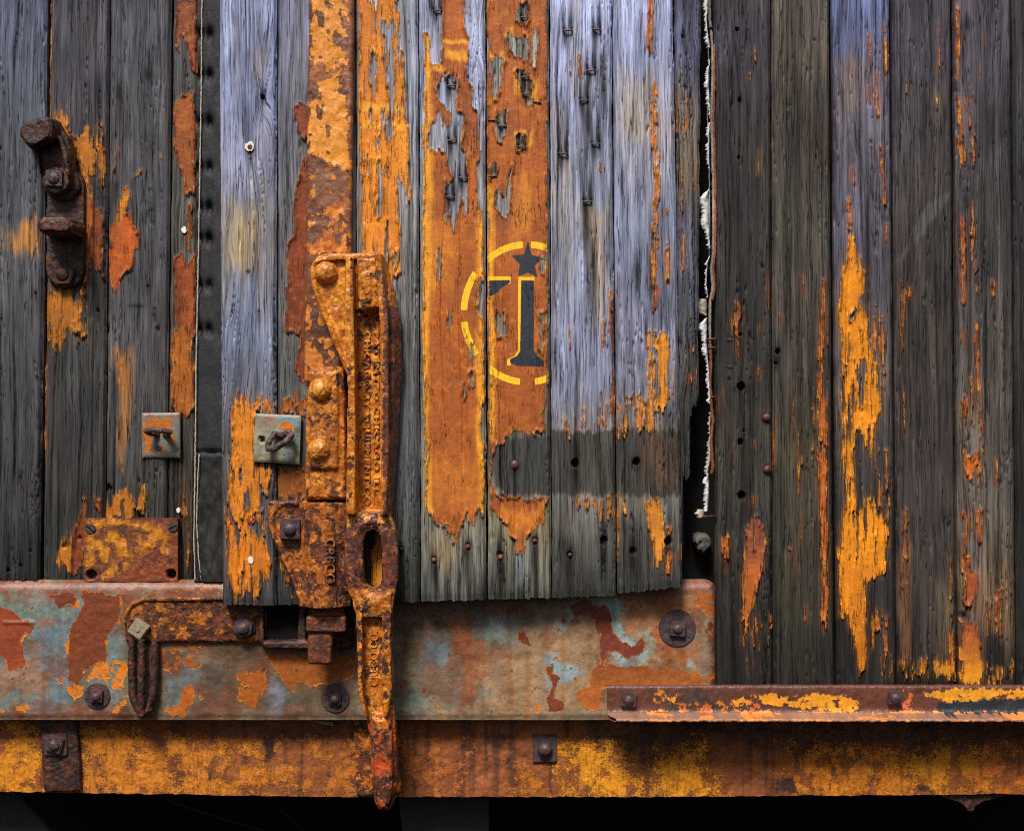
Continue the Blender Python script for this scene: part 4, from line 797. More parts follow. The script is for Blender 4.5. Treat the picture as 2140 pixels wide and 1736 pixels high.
# door strap running down into the lock
strap_x0 = lambda y: np.interp(y, [-60, 0, 620, 770], [649, 648, 639, 635]); strap_x1 = lambda y: np.interp(y, [-60, 0, 525, 770], [742, 741, 735, 716])
def strap_d(X, Y, U, V):
    e = np.minimum(U, 1 - U) * 95
    return 58 - 9 * (1 - np.sqrt(np.clip(1 - (1 - np.clip(e / 11, 0, 1)) ** 2, 0, 1))) + (fbm(X / 14, Y / 14, 3, 4) - .5) * 4 + (fbm(X / 60, Y / 90, 4) - .5) * 5
def strap_b(X, Y, s):
    b = np.zeros(X.shape + (3,)); b[:] = lin((118, 72, 50))
    b = blotch(X, Y, b, [(V1(1640, 900, 1870, 930, 1870, 1420, 1640, 1420), (112, 74, 58), 20, .8), (V1(1640, 0, 1720, 0, 1720, 160, 1640, 140), (74, 46, 36), 12, .8), (V1(1640, 330, 1700, 330, 1690, 560, 1650, 560), (110, 66, 44), 12, .7), (V1(1840, 0, 1900, 0, 1890, 1340, 1850, 1340), (168, 112, 92), 8, .7), (V1(1640, 1736, 1800, 1500, 1800, 1950, 1640, 1950), (70, 46, 38), 16, .7)], s)  # pinkish strip on the right edge paints its lit highlight
    return b
strap = sheet('door_strap', door, frD, lambda u, v: strap_x0(-160 + 930 * v) + (strap_x1(-160 + 930 * v) - strap_x0(-160 + 930 * v)) * u + (fbm(v * 67, u * 0, 5) - .5) * 2.5, lambda u, v: -160 + 930 * v, 44, 336, strap_d, 34, strap_b,
      [(V1(1660, -200, 1850, -200, 1850, 310, 1800, 420, 1860, 620, 1860, 900, 1800, 940, 1760, 820, 1690, 830, 1640, 760, 1650, 560, 1700, 520, 1650, 330, 1650, 190, 1660, 100), (216, 138, 44), {'hole': .30, 'sx': 16, 'sy': 18}),
       (V1(1640, 640, 1850, 640, 1860, 830, 1760, 900, 1690, 830, 1640, 830), (224, 146, 50), {'hole': .12, 'sx': 16, 'sy': 18}), (V1(1660, 900, 1860, 900, 1860, 1000, 1760, 1110, 1680, 1110, 1650, 1000), (128, 84, 60), {'hole': .15, 'sx': 14, 'sy': 14}),
       (V1(1700, 1120, 1860, 1000, 1860, 1340, 1640, 1330, 1640, 1240, 1720, 1240), (170, 92, 38), {'cov': .55, 'sx': 14, 'sy': 14}), (V4(1625, 250, 1690, 330, 1720, 430, 1625, 430), (186, 110, 38), {'cov': .55, 'sx': 12, 'sy': 12}),
       (V1(1650, 900, 1865, 900, 1860, 1340, 1640, 1340), (208, 128, 42), {'cov': .46, 'sx': 15, 'sy': 17}), (V1(1640, -100, 1870, -100, 1860, 1340, 1640, 1340), (70, 44, 36), {'cov': .20, 'sx': 13, 'sy': 15}), (V4(1625, 0, 1800, 0, 1800, 430, 1625, 430), (190, 112, 40), {'cov': .42, 'sx': 12, 'sy': 14}),
       (V1(1650, 330, 1830, 310, 1830, 330, 1800, 400, 1690, 480, 1650, 400), (150, 92, 50), {'hole': .2, 'sx': 14, 'sy': 14}),
       (V1(1720, 560, 1745, 540, 1800, 530, 1815, 590, 1780, 625, 1735, 630, 1700, 612), (24, 24, 26), {'jx': 2, 'jy': 2}), (V1(1700, 8, 1730, 0, 1740, 25, 1700, 30), (26, 24, 24), {'jx': 2, 'jy': 2}), (V1(1785, 110, 1815, 105, 1815, 130, 1785, 130), (30, 28, 22), {'jx': 2, 'jy': 2})],
      M['strap'], 51, label='vertical amber and brown steel strap', lay=ISO)

# ------------------------------------------------------------------ side sill, beam, angle rail
frS = Frame(20)
sill = thing('side_sill', 'flaking blue grey and rust steel plate under the door, held by dark bolts', 'steel plate', frS(720, 1503, 20))
def sill_x(u, v):
    y = 1213 + 291 * v
    xr = np.where(y < 1233, 1497 - (20 - np.sqrt(np.clip(400 - (1233 - y) ** 2, 0, 400))), 1497 + 0 * y)
    return -320 + (xr + 320) * u
def sill_d(X, Y, U, V):
    e = np.minimum(Y - 1212, 1499 - X); q = np.clip(e / 24, 0, 1)
    d = 20 - 26 * (1 - np.sqrt(np.clip(1 - (1 - q) ** 2, 0, 1)))
    return d + (fbm(X / 90, Y / 70, 12) - .5) * 5 + (fbm(X / 9, Y / 9, 13, 3) - .5) * 1.6 - 3 * sstep(1490, 1503, Y) + 2.5 * np.exp(-((Y - 1300) / 3.0) ** 2) * (X < 75) * (X > 5)
def sill_b(X, Y, s):
    b = np.zeros(X.shape + (3,)); b[:] = lin((132, 118, 98))
    b = blotch(X, Y, b, [(B1(-200, 150, 500, 150, 760, 420, 760, 850, -200, 850), (112, 128, 124), 14, .9), (B1(230, 240, 480, 200, 470, 460, 400, 640, 380, 800, 220, 820, 240, 500), (106, 130, 144), 12, .85), (B1(-60, 120, 450, 140, 440, 300, 100, 320, -60, 250), (124, 138, 124), 14, .7),
        (B1(-100, 560, 170, 560, 250, 430, 260, 560, 230, 780, 170, 720, 60, 780, -100, 720), (150, 118, 96), 5, .95), (B1(200, 330, 290, 300, 310, 360, 240, 380), (146, 104, 84), 6, .9), (B1(-60, 80, 1300, 80, 1300, 150, 700, 160, 400, 190, -60, 160), (142, 96, 84), 8, .85), (B1(-60, 850, 2200, 860, 2200, 900, -60, 900), (120, 84, 66), 10, .7),
        (B1(900, 450, 2080, 450, 2080, 860, 900, 860), (104, 84, 62), 16, .85), (B1(960, 600, 1160, 560, 1150, 760, 980, 860), (110, 126, 130), 14, .8), (B1(1180, 500, 1340, 500, 1320, 800, 1200, 860), (84, 80, 72), 14, .7), (B1(1540, 650, 1650, 690, 1700, 860, 1500, 860), (112, 122, 134), 10, .85), (B1(1660, 700, 1830, 700, 1860, 860, 1680, 860), (90, 88, 76), 10, .8), (B1(1180, 400, 2080, 420, 2080, 480, 1100, 480), (88, 54, 32), 16, .8), (B1(1480, 570, 1560, 580, 1550, 640, 1480, 630), (66, 68, 66), 6, .8),
        (B2(850, 420, 1600, 300, 1620, 860, 850, 880), (164, 132, 98), 18, .9), (B2(380, 150, 1340, 150, 1100, 420, 380, 560), (96, 74, 54), 20, .75), (B2(860, 280, 1110, 300, 1080, 480, 940, 470, 860, 420), (104, 120, 120), 8, .8), (B2(560, 440, 740, 420, 740, 600, 580, 590), (102, 120, 128), 8, .8), (B2(380, 680, 530, 690, 540, 850, 380, 820), (124, 142, 130), 8, .9), (B2(640, 640, 860, 640, 960, 760, 860, 860, 690, 860), (116, 134, 122), 12, .8), (B2(760, 330, 860, 330, 850, 860, 750, 850), (150, 88, 50), 12, .85), (B2(860, 860, 380, 800, 460, 820, 700, 850, 700, 890, 380, 890), (164, 140, 112), 8, .7),  # dark brown wedge below the door paints its cast shadow
        (B2(1340, 260, 1460, 250, 1480, 300, 1340, 350), (130, 150, 152), 5, .85), (B2(1260, 510, 1350, 520, 1460, 600, 1340, 720, 1270, 720), (138, 166, 172), 5, .9), (B2(1600, 180, 1720, 200, 1730, 380, 1780, 460, 1850, 420, 1880, 590, 1660, 580, 1640, 480, 1640, 280), (148, 174, 172), 6, .9), (B2(1460, 150, 1600, 160, 1590, 230, 1500, 230), (124, 150, 150), 8, .8), (B2(1720, 170, 1880, 170, 1830, 420, 1760, 410), (192, 128, 84), 10, .9), (B2(1850, 170, 2140, 150, 2140, 600, 1880, 590), (178, 118, 72), 12, .9), (B2(1840, 420, 1890, 380, 1890, 590, 1850, 580), (170, 186, 160), 6, .8), (B2(2080, 280, 2130, 300, 2120, 420, 2090, 480), (150, 176, 180), 5, .8), (B2(2090, 530, 2150, 540, 2150, 600, 2090, 590), (160, 180, 172), 4, .8),
        (B3(100, 140, 215, 140, 210, 190, 110, 190), (160, 152, 116), 4, .9), (B3(-60, 80, 360, 80, 360, 150, -60, 150), (134, 88, 76), 7, .9), (B3(325, 90, 370, 90, 370, 700, 335, 700), (112, 58, 42), 5, .9), (B2(1880, 230, 2160, 230, 2160, 520, 1880, 520), (150, 84, 46), 20, .5), (B2(1700, 180, 2140, 90, 2140, 190, 1800, 220), (146, 84, 56), 10, .6)], s)
    rb = sstep(.50, .66, fbm(X / 60, Y / 45, s + 8, 5)) * .52
    b = b * (1 - rb[..., None]) + lin((120, 66, 40)) * rb[..., None]
    b = b * .97
    run = fbm(X / 14, Y / 200, s + 3, 4)
    b = b * (1 - .5 * sstep(.5, .72, run)[..., None] * np.array([.15, .5, .8]))
    return b
RSL = (112, 50, 32); GO = (206, 116, 30)
sill_p = [(B1(-100, 235, 0, 245, 60, 260, 110, 310, 205, 340, 210, 370, 130, 420, 155, 590, 60, 610, 30, 540, 0, 500, -100, 480), (140, 62, 34)), (B1(290, 180, 350, 150, 430, 160, 440, 220, 330, 240), RSL), (B1(400, 235, 440, 215, 450, 250, 420, 258), (200, 108, 30)),
    (B1(470, 140, 690, 180, 690, 350, 640, 400, 620, 550, 500, 600, 450, 700, 400, 690, 400, 480, 430, 330, 470, 230), (118, 58, 30)), (B1(690, 170, 1290, 120, 1290, 200, 760, 210, 720, 380, 700, 350), (122, 74, 56), {'hole': .3, 'sx': 14, 'sy': 14}),
    (B1(495, 660, 560, 580, 640, 550, 745, 560, 745, 600, 700, 720, 640, 730, 600, 660), GO, {'hole': .22, 'sx': 10, 'sy': 10}), (B1(375, 700, 480, 690, 470, 750, 430, 795, 390, 760), GO, {'hole': .2, 'sx': 10, 'sy': 10}), (B1(-60, 830, 70, 838, 0, 862, -60, 862), GO), (B1(90, 830, 150, 808, 175, 840, 90, 856), GO), (B1(120, 415, 160, 402, 205, 405, 150, 425, 130, 450), GO), (B1(600, 430, 635, 420, 640, 460, 610, 475), GO), (B1(385, 430, 410, 440, 415, 520, 388, 510), GO), (B1(660, 860, 700, 760, 740, 730, 735, 800, 690, 875), GO, {'hole': .3, 'sx': 9, 'sy': 9}),
    (B1(325, 650, 370, 645, 375, 685, 335, 690), (140, 98, 76)), (B1(940, 470, 1180, 450, 1170, 580, 1000, 620, 950, 600), (150, 78, 26), {'cov': .48, 'sx': 10, 'sy': 10}), (B1(1375, 630, 1550, 605, 1545, 700, 1480, 835, 1400, 800, 1370, 790), (160, 84, 24), {'hole': .15, 'sx': 16, 'sy': 16}), (B1(1050, 700, 1110, 700, 1125, 800, 1080, 840, 1040, 830), (170, 88, 26)), (B1(1145, 750, 1185, 755, 1170, 785, 1150, 775), (90, 50, 34)), (B1(960, 830, 1080, 820, 1075, 880, 980, 880), (180, 98, 34), {'cov': .5, 'sx': 9, 'sy': 9}), (B1(1550, 520, 2060, 520, 2060, 640, 1830, 700, 1740, 690, 1680, 735, 1620, 640), (148, 80, 24), {'hole': .1, 'sx': 20, 'sy': 20}),
    (B2(1380, 240, 1480, 190, 1560, 240, 1600, 220, 1640, 300, 1670, 390, 1720, 440, 1775, 460, 1845, 410, 1855, 490, 1760, 545, 1680, 500, 1620, 520, 1610, 570, 1700, 590, 1840, 570, 1870, 600, 1990, 590, 2180, 640, 2180, 720, 1580, 720, 1585, 830, 1500, 838, 1440, 790, 1432, 740, 1520, 700, 1530, 600, 1590, 560, 1590, 400, 1540, 310, 1440, 290), K(1280, (116, 54, 38), 1370, (118, 56, 38), 1410, (150, 84, 36), 1450, (168, 92, 40)), {'jx': 3, 'jy': 3}), (B2(1105, 380, 1150, 372, 1182, 465, 1110, 432), RSL, {'jx': 2, 'jy': 2}), (B2(1362, 300, 1396, 293, 1372, 350, 1345, 345), RSL, SM), (B2(1265, 590, 1310, 590, 1312, 625, 1352, 640, 1322, 720, 1310, 770, 1368, 790, 1368, 840, 1290, 852, 1270, 775, 1305, 680, 1268, 640), (120, 60, 38), {'jx': 2, 'jy': 2}), (B2(1205, 800, 1238, 808, 1232, 866, 1196, 852), (180, 98, 36), SM), (B2(635, 788, 690, 858, 655, 866, 628, 830), (160, 88, 40), SM), (B2(1425, 640, 1450, 640, 1455, 690, 1440, 690), (110, 66, 50), SM), (B2(575, 565, 600, 560, 602, 595, 578, 600), (150, 74, 36), SM), (B2(1165, 310, 1190, 305, 1200, 330, 1170, 335), (120, 70, 50), SM), (B2(980, 300, 1000, 300, 996, 328, 980, 328), (110, 70, 50), SM), (B2(800, 290, 850, 285, 840, 330, 800, 330), (96, 56, 40), SM), (B2(1010, 220, 1120, 220, 1110, 280, 1040, 300), (92, 50, 32), SM),
    (B3(212, 180, 240, 165, 322, 150, 342, 290, 300, 300, 260, 260, 225, 240), (176, 92, 36), {'hole': .2, 'sx': 10, 'sy': 10}), (B3(318, 220, 342, 215, 342, 300, 320, 290), (220, 136, 50), SM), (B3(-200, 655, 355, 620, 355, 700, -200, 710), (170, 92, 44), {'cov': .55, 'sx': 12, 'sy': 8}), (B3(300, 330, 340, 300, 345, 400, 325, 395, 300, 360), (96, 56, 46), SM)]
SIL = sheet('sill_plate', sill, frS, sill_x, lambda u, v: 1213 + 291 * v, 700, 110, sill_d, -14, sill_b, sill_p, M['sill'], 61, lay=dict(jx=4, jy=4, cw=9.0, d=10))

frB = Frame(-26)
beam = thing('lower_beam', 'speckled amber and rust steel beam along the bottom edge', 'beam', frB(1070, 1660, -26))
def beam_y(u, v):
    x = -340 + 2860 * u
    bot = np.interp(x, [-80, 0, 700, 1400, 2240], [1651, 1653, 1664, 1664, 1657]) + (fbm(x / 16, x * 0, 71, 3) - .5) * 4
    return 1500 + (bot - 1500) * v
def beam_d(X, Y, U, V): return -26 + (fbm(X / 60, Y / 60, 72) - .5) * 5 + (fbm(X / 7, Y / 7, 73, 3) - .5) * 2.4 + (fbm(X / 18, Y / 18, 74, 3) - .5) * 3
def beam_b(X, Y, s):
    b = np.zeros(X.shape + (3,)); b[:] = lin((150, 84, 38))
    b = blotch(X, Y, b, [(B2(1500, 950, 2200, 950, 2200, 1100, 1500, 1080), (66, 42, 30), 20, .8), (B3(-100, 900, 2240, 900, 2240, 1080, -100, 1060), (60, 38, 26), 18, .8), (B2(400, 990, 1100, 990, 1020, 1330, 400, 1330), (146, 82, 44), 24, .7), (B1(480, 950, 2080, 920, 2080, 1010, 480, 1010), (84, 48, 36), 16, .8), (B1(480, 1250, 2080, 1270, 2080, 1340, 480, 1330), (140, 82, 56), 12, .7), (B2(770, 1030, 1060, 1020, 1050, 1100, 800, 1100), (64, 42, 40), 12, .7), (B3(360, 1200, 700, 1180, 800, 1330, 360, 1330), (110, 62, 40), 20, .6)], s)  # dark bands along the top paint the shade under sill and rail
    run = sstep(.52, .70, fbm(X / 16, Y / 260, s + 3, 4)) * .65
    b = b * (1 - run[..., None]) + lin((62, 36, 28)) * run[..., None]
    return b
YB = (196, 124, 26); YB2 = (220, 142, 28)
beam_p = [(B1(-200, 930, 225, 960, 235, 1300, -200, 1300), (210, 132, 28), {'w': .22, 'cov': .70, 'sx': 22, 'sy': 26}), (B1(500, 960, 900, 1000, 1250, 1060, 1500, 1080, 1520, 1290, 500, 1300), (198, 120, 32), {'w': .22, 'cov': .64, 'sx': 30, 'sy': 30}), (B1(1560, 1080, 2040, 1020, 2050, 1320, 1600, 1300), (184, 108, 34), {'w': .22, 'cov': .58, 'sx': 30, 'sy': 30}), (B2(1330, 1080, 1480, 1060, 1620, 1060, 1700, 1150, 1800, 1240, 1800, 1330, 1400, 1335, 1440, 1260), YB2, {'w': .22, 'cov': .78, 'sx': 30, 'sy': 30}), (B2(1180, 1220, 1440, 1200, 1440, 1330, 1150, 1330), (196, 118, 36), {'w': .22, 'cov': .55, 'sx': 26, 'sy': 26}), (B2(1920, 1150, 2140, 1080, 2140, 1330, 1900, 1330), YB2, {'w': .22, 'cov': .68, 'sx': 26, 'sy': 26}),
    (B3(20, 1160, 150, 1080, 260, 1160, 350, 1320, 20, 1330), YB2, {'w': .22, 'cov': .66, 'sx': 26, 'sy': 30}), (B3(780, 1100, 1180, 1080, 1400, 1100, 1500, 1320, 820, 1320), (206, 122, 30), {'w': .22, 'cov': .66, 'sx': 26, 'sy': 34}), (B3(1440, 1130, 1700, 1080, 1900, 1120, 1900, 1310, 1600, 1310, 1500, 1250), (206, 130, 26), {'w': .22, 'cov': .62, 'sx': 24, 'sy': 34}), (B3(1850, 1100, 2240, 1080, 2240, 1310, 1850, 1310), (198, 110, 34), {'w': .22, 'cov': .62, 'sx': 24, 'sy': 34}), (B2(430, 1000, 760, 1040, 700, 1330, 430, 1330), (176, 100, 44), {'w': .22, 'cov': .42, 'sx': 26, 'sy': 26}),
    (B1(1210, 1110, 1222, 1105, 1222, 1200, 1212, 1200), (48, 34, 36), SM), (B1(1206, 1200, 1232, 1205, 1230, 1285, 1212, 1290), (52, 38, 40), SM), (B1(1520, 990, 1585, 990, 1590, 1120, 1560, 1160, 1530, 1120), (56, 34, 32), {'jx': 5, 'jy': 5}), (B3(740, 1230, 800, 1225, 835, 1325, 680, 1330, 690, 1290), (74, 46, 40), {'jx': 4, 'jy': 4}), (B3(1515, 1275, 1550, 1262, 1600, 1290, 1600, 1320, 1505, 1320), (70, 44, 40), {'jx': 3, 'jy': 3}), (B2(1040, 1110, 1060, 1110, 1070, 1250, 1050, 1260), (70, 44, 42), {'jx': 3, 'jy': 3})]
sheet('beam_face', beam, frB, lambda u, v: -340 + 2860 * u, beam_y, 1110, 64, beam_d, -70, beam_b, beam_p, M['beam'], 67, lay=dict(jx=4, jy=4, cw=8.0, d=10))
b = Bm(frB); b.box(-340, 1640, 2520, 1650, -330, -60, 2); b.build('beam_flange', M['dark'], beam)

frA = Frame(30)
rail = thing('angle_rail', 'rusty angle iron with black and yellow paint below the dark planks', 'angle iron', frA(1800, 1500, 30))
prof = [(1432, 18), (1432, 26), (1434, 29), (1440, 30), (1460, 30), (1480, 30), (1486, 32), (1489, 36), (1490, 44), (1491, 56), (1491.5, 68), (1492, 72), (1493, 75), (1495, 76), (1498, 75), (1499, 72), (1499, 40)]
pt = np.concatenate([[0], np.cumsum([math.hypot(prof[i + 1][0] - prof[i][0], prof[i + 1][1] - prof[i][1]) for i in range(len(prof) - 1)])]); pt /= pt[-1]
def rail_x(u, v):
    y = np.interp(v, pt, [p[0] for p in prof]); d = np.interp(v, pt, [p[1] for p in prof])
    return (1269 + 18 * np.clip((d - 32) / 46, 0, 1) ** 2 * (y > 1470)) * (1 - u) + 2520 * u
def rail_y(u, v): return np.interp(v, pt, [p[0] for p in prof]) + (fbm(u * 120, v * 3, 81, 3) - .5) * 1.6 + (v > .7) * (fbm(u * 200, v * 0, 82, 3) - .5) * 3.4 
def rail_d(X, Y, U, V): return np.interp(V, pt, [p[1] for p in prof]) + (fbm(X / 8, Y / 8, 83, 3) - .5) * 2.6 + (V > .7) * (fbm(X / 12, Y * 0, 84, 3) - .5) * 5
def rail_b(X, Y, s):
    b = np.zeros(X.shape + (3,)); b[:] = lin((96, 58, 46))
    b = blotch(X, Y, b, [(B3(90, 770, 560, 780, 1180, 800, 1180, 850, 90, 850), (42, 48, 50), 8, .8), (B3(0, 760, 200, 740, 200, 820, 0, 820), (60, 62, 52), 10, .6)], s)
    e = np.zeros(X.shape + (3,)); e[:] = lin((150, 112, 92))
    w = sstep(1486, 1489, Y); return b * (1 - w[..., None]) + e * w[..., None]
rail_p = [(B3(580, 760, 700, 735, 760, 760, 1000, 745, 1180, 770, 1190, 810, 1120, 850, 980, 850, 860, 830, 740, 810, 640, 800), (214, 144, 34), {'hole': .22, 'sx': 11, 'sy': 7}), (B3(440, 780, 560, 765, 560, 800, 470, 815), (206, 134, 34), {'hole': .3, 'sx': 9, 'sy': 7}), (B3(70, 765, 130, 755, 120, 815, 90, 800), (214, 146, 40)), (B3(280, 810, 330, 805, 330, 845, 290, 845), (206, 120, 36)), (B3(0, 745, 60, 735, 60, 780, 0, 790), (190, 120, 34), {'cov': .5, 'sx': 9, 'sy': 7}), (B3(360, 780, 400, 785, 395, 805, 365, 805), (206, 130, 36)), (B3(130, 800, 600, 820, 600, 850, 130, 846), (176, 86, 36), {'cov': .40, 'sx': 9, 'sy': 6}),
    (B3(1540, 740, 1700, 715, 2240, 708, 2240, 772, 2000, 765, 1800, 785, 1660, 790, 1600, 765), (218, 148, 36), {'hole': .18, 'sx': 12, 'sy': 8}), (B3(1640, 792, 1810, 786, 2000, 768, 2240, 776, 2240, 856, 1640, 856), (34, 42, 48), {'jx': 2, 'jy': 2}), (B3(1440, 730, 1490, 735, 1480, 800, 1440, 840), (196, 98, 56), {'cov': .5, 'sx': 8, 'sy': 10}), (B3(-60, 850, 2240, 850, 2240, 905, -60, 905), (214, 130, 62), {'cov': .46, 'sx': 46, 'sy': 2.2})]
sheet('angle_bar', rail, frA, rail_x, rail_y, 720, 48, rail_d, 16, rail_b, rail_p, M['strap'], 83, lay=dict(jx=3, jy=3, cw=7.0, d=8))

# ------------------------------------------------------------------ bolts
def bolt(par, fr, x, y, d, washer=0, nut=26, rot=0, stud=9, hn=12, hs=8, mat='bolt', sq=0, n=4, dome=True, label=None, tw=4):
    """washer, nut and stud end; nut is its across-flats size"""
    top = d + (tw if washer or sq else 0)
    B_ = Bm(fr); B_.disc(x, y, stud, d - 6, top + hn + 2, 16, 1)
    if dome: B_.dome(x, y, stud, top + hn, hs, 16, 5)
    bo = B_.build('bolt', M[mat], par, label, smooth=False)
    if washer: w = Bm(fr); w.disc(x, y, washer, d - 5, d + tw, 32, 1.2); w.build('washer', M[mat], bo)
    if sq:
        w = Bm(fr); c, s_ = math.cos(.05), math.sin(.05); w.prism([(x - sq[0], y - sq[1]), (x + sq[0], y - sq[1]), (x + sq[0], y + sq[2]), (x - sq[0], y + sq[2])], d - 5, d + tw, 0, 1.5); w.build('washer', M[mat], bo)
    q = Bm(fr); q.ngon(x, y, nut / 2 / math.cos(math.pi / n), n, rot + math.pi / n, top - 1, top + hn, 1.8, 1.2); q.build('nut', M[mat], bo)
    return bo
bolt(sill, frS, 204, 1453, 20, 27, 27, .05, 10, 10, 7, label='dark bolt below the amber flakes')
bolt(sill, frS, 701, 1458, 20, 30, 27, .1, 10, 10, 7, label='dark bolt in the shade of the lever')
bolt(sill, frS, 1415, 1312, 20, 39, 34, .06, 10, 10, 6, label='bolt on the wide round washer')
bolt(rail, frA, 1314, 1461, 31, 0, 32, .08, 11, 9, 7)
bolt(rail, frA, 1869, 1457, 31, 0, 30, .02, 11, 9, 8)
bolt(beam, frB, 1138, 1563, -24, 0, 30, .5, 14, 8, 9, sq=(25, 30, 28), n=6)
frC = Frame(-14)
for k, (x0, x1, x0b, x1b, lab) in enumerate(((82, 160, 92, 170, 'rusty clip plate with a tilted square nut on the lower beam'), (738, 832, 746, 840, 'rusty clip plate on the lower beam behind the lever tip'))):
    cp = thing('clip_plate', lab, 'plate', frC((x0 + x1) / 2, 1656, -16), 'clip plates on the lower beam')
    q = Bm(frC); q.prism([(x0, 1500), (x1, 1500), (x1b, 1652 + 6 * k), (x0b, 1655 + 8 * k)], -34, -12, 0, 2)
    q.cast('plate', M['bracket' if k else 'dark'], cp, voxel=2.2, smooth=2, seed=k)
    if k == 0: bolt(cp, frC, 118, 1553, -12, 0, 34, .28, 12, 9, 8, sq=(24, 22, 24), tw=5)

# ------------------------------------------------------------------ hardware on the left wall
hasp = thing('iron_hasp', 'dark rusted iron hasp with a bent hook and a thick loop on the left wall', 'hasp', fr0(140, 605, 4))
def capsule(x0, x1, y0, y1, n=14):
    r = (x1 - x0) / 2; cx = (x0 + x1) / 2
    return [(cx + r * math.cos(math.pi + math.pi * k / n), y0 + r + r * math.sin(math.pi + math.pi * k / n)) for k in range(n + 1)] + [(cx + r * math.cos(math.pi * k / n), y1 - r + r * math.sin(math.pi * k / n)) for k in range(n + 1)]
q = Bm(fr0); q.prism(capsule(98, 182, 350, 606), -3, 14, 3, 2); q.cast('hasp_plate', M['dark'], hasp, seed=3)
q = Bm(fr0)
q.prism([(66, 294), (74, 280), (104, 266), (134, 262), (142, 282), (156, 290), (163, 330), (165, 372), (158, 402), (136, 414), (116, 408), (104, 380), (99, 340), (86, 322), (74, 312)], 12, 40, 2, 3)
q.prism([(62, 296), (70, 274), (98, 261), (134, 256), (143, 284), (137, 310), (106, 318), (94, 334), (78, 320)], 22, 88, 5, 4)
q.prism([(80, 316), (94, 306), (102, 340), (108, 392), (98, 372), (94, 340)], 30, 54, 2, 2)
q.prism([(132, 296), (146, 290), (160, 330), (164, 380), (154, 380), (146, 330)], 30, 56, 2, 2)
q.cast('hook', M['dark'], hasp, seed=5, smooth=5, rough=1.6)
q = Bm(fr0); q.disc(138, 388, 38, 10, 26, 28, 3, 2); q.disc(131, 384, 31, 26, 46, 28, 3, 2); q.cast('boss', M['dark'], hasp, seed=7, smooth=3)
bolt(hasp, fr0, 129, 381, 44, 0, 36, .06, 13, 10, 6, mat='bolt', label='square headed bolt through the hook')
q = Bm(fr0); q.prism([(102, 474), (110, 461), (170, 461), (182, 472), (184, 494), (172, 506), (112, 503), (102, 492)], 8, 92, 5, 8); q.cast('loop', M['dark'], hasp, seed=9, smooth=6, rough=1.2)
bolt(hasp, fr0, 138, 575, 12, 0, 44, .3, 14, 12, 6, n=5, mat='dark', label='worn lower bolt')

def eye_plate(par_fr, quad, d, paint, ring_pts, r, label, seed, hole=None, rustp=None):
    x = [p[0] for p in quad]; y = [p[1] for p in quad]
    t = thing('eye_plate', label, 'eye plate', par_fr(sum(x) / 4, max(y), d), 'small square plates with an iron eye')
    Q = np.array(quad, float)
    fx = lambda u, v: (Q[0, 0] * (1 - u) + Q[1, 0] * u) * (1 - v) + (Q[3, 0] * (1 - u) + Q[2, 0] * u) * v
    fy = lambda u, v: (Q[0, 1] * (1 - u) + Q[1, 1] * u) * (1 - v) + (Q[3, 1] * (1 - u) + Q[2, 1] * u) * v
    def dfn(X, Y, U, V):
        e = np.minimum(np.minimum(U, 1 - U), np.minimum(V, 1 - V)) * 80
        dd = d + 7 - 2.5 * (1 - np.clip(e / 4, 0, 1)) + (fbm(X / 20, Y / 20, seed) - .5) * 2
        if hole: dd = dd - 10 * (1 - sstep(.75, 1.05, np.hypot(X - hole[0], Y - hole[1]) / hole[2]))
        return dd
    sheet('plate', t, par_fr, fx, fy, 34, 40, dfn, d - 4, paint, rustp, M['sill'], seed, lay=dict(jx=2.5, jy=2.5, cw=7, d=10))
    q = Bm(par_fr); q.tube(ring_pts, r, 12, closed=False); q.cast('eye', M['bolt'], t, voxel=1.6, smooth=3, rough=1.0, seed=seed)
    return t
def ep1(X, Y, s):
    b = np.zeros(X.shape + (3,)); b[:] = lin((116, 118, 108))
    return blotch(X, Y, b, [([(296, 858), (310, 858), (310, 960), (296, 960)], (140, 96, 66), 4, .8), ([(296, 858), (380, 858), (380, 872), (296, 872)], (150, 112, 92), 5, .8), ([(330, 930), (380, 920), (380, 960), (320, 960)], (120, 110, 88), 8, .7)], s)
eye_plate(fr0, [(298, 863), (378, 862), (378, 956), (299, 956)], 2, ep1, [(334, 908, 2), (322, 905, 26), (314, 900, 38), (330, 897, 46), (350, 899, 46), (364, 902, 36), (356, 906, 24), (346, 909, 2)], 6.5, 'plate with an amber rust patch behind its iron eye, left of the door', 91,
    rustp=[(V4(765, 745, 800, 700, 850, 690, 900, 700, 925, 740, 932, 810, 905, 850, 880, 780, 815, 790, 805, 880, 780, 870, 770, 800), (176, 98, 26), {'jx': 3, 'jy': 3}), (V4(830, 835, 880, 840, 870, 875, 840, 870), (80, 50, 36), {'jx': 2, 'jy': 2})])
def ep2(X, Y, s):
    b = np.zeros(X.shape + (3,)); b[:] = lin((140, 142, 118))
    return blotch(X, Y, b, [([(586, 866), (632, 868), (630, 905), (590, 905)], (112, 138, 150), 5, .85), ([(600, 900), (632, 900), (626, 972), (600, 972)], (104, 122, 124), 8, .8), ([(534, 864), (580, 866), (580, 890), (534, 895)], (150, 122, 108), 8, .85), ([(530, 952), (632, 962), (632, 974), (530, 972)], (112, 96, 70), 6, .7)], s)
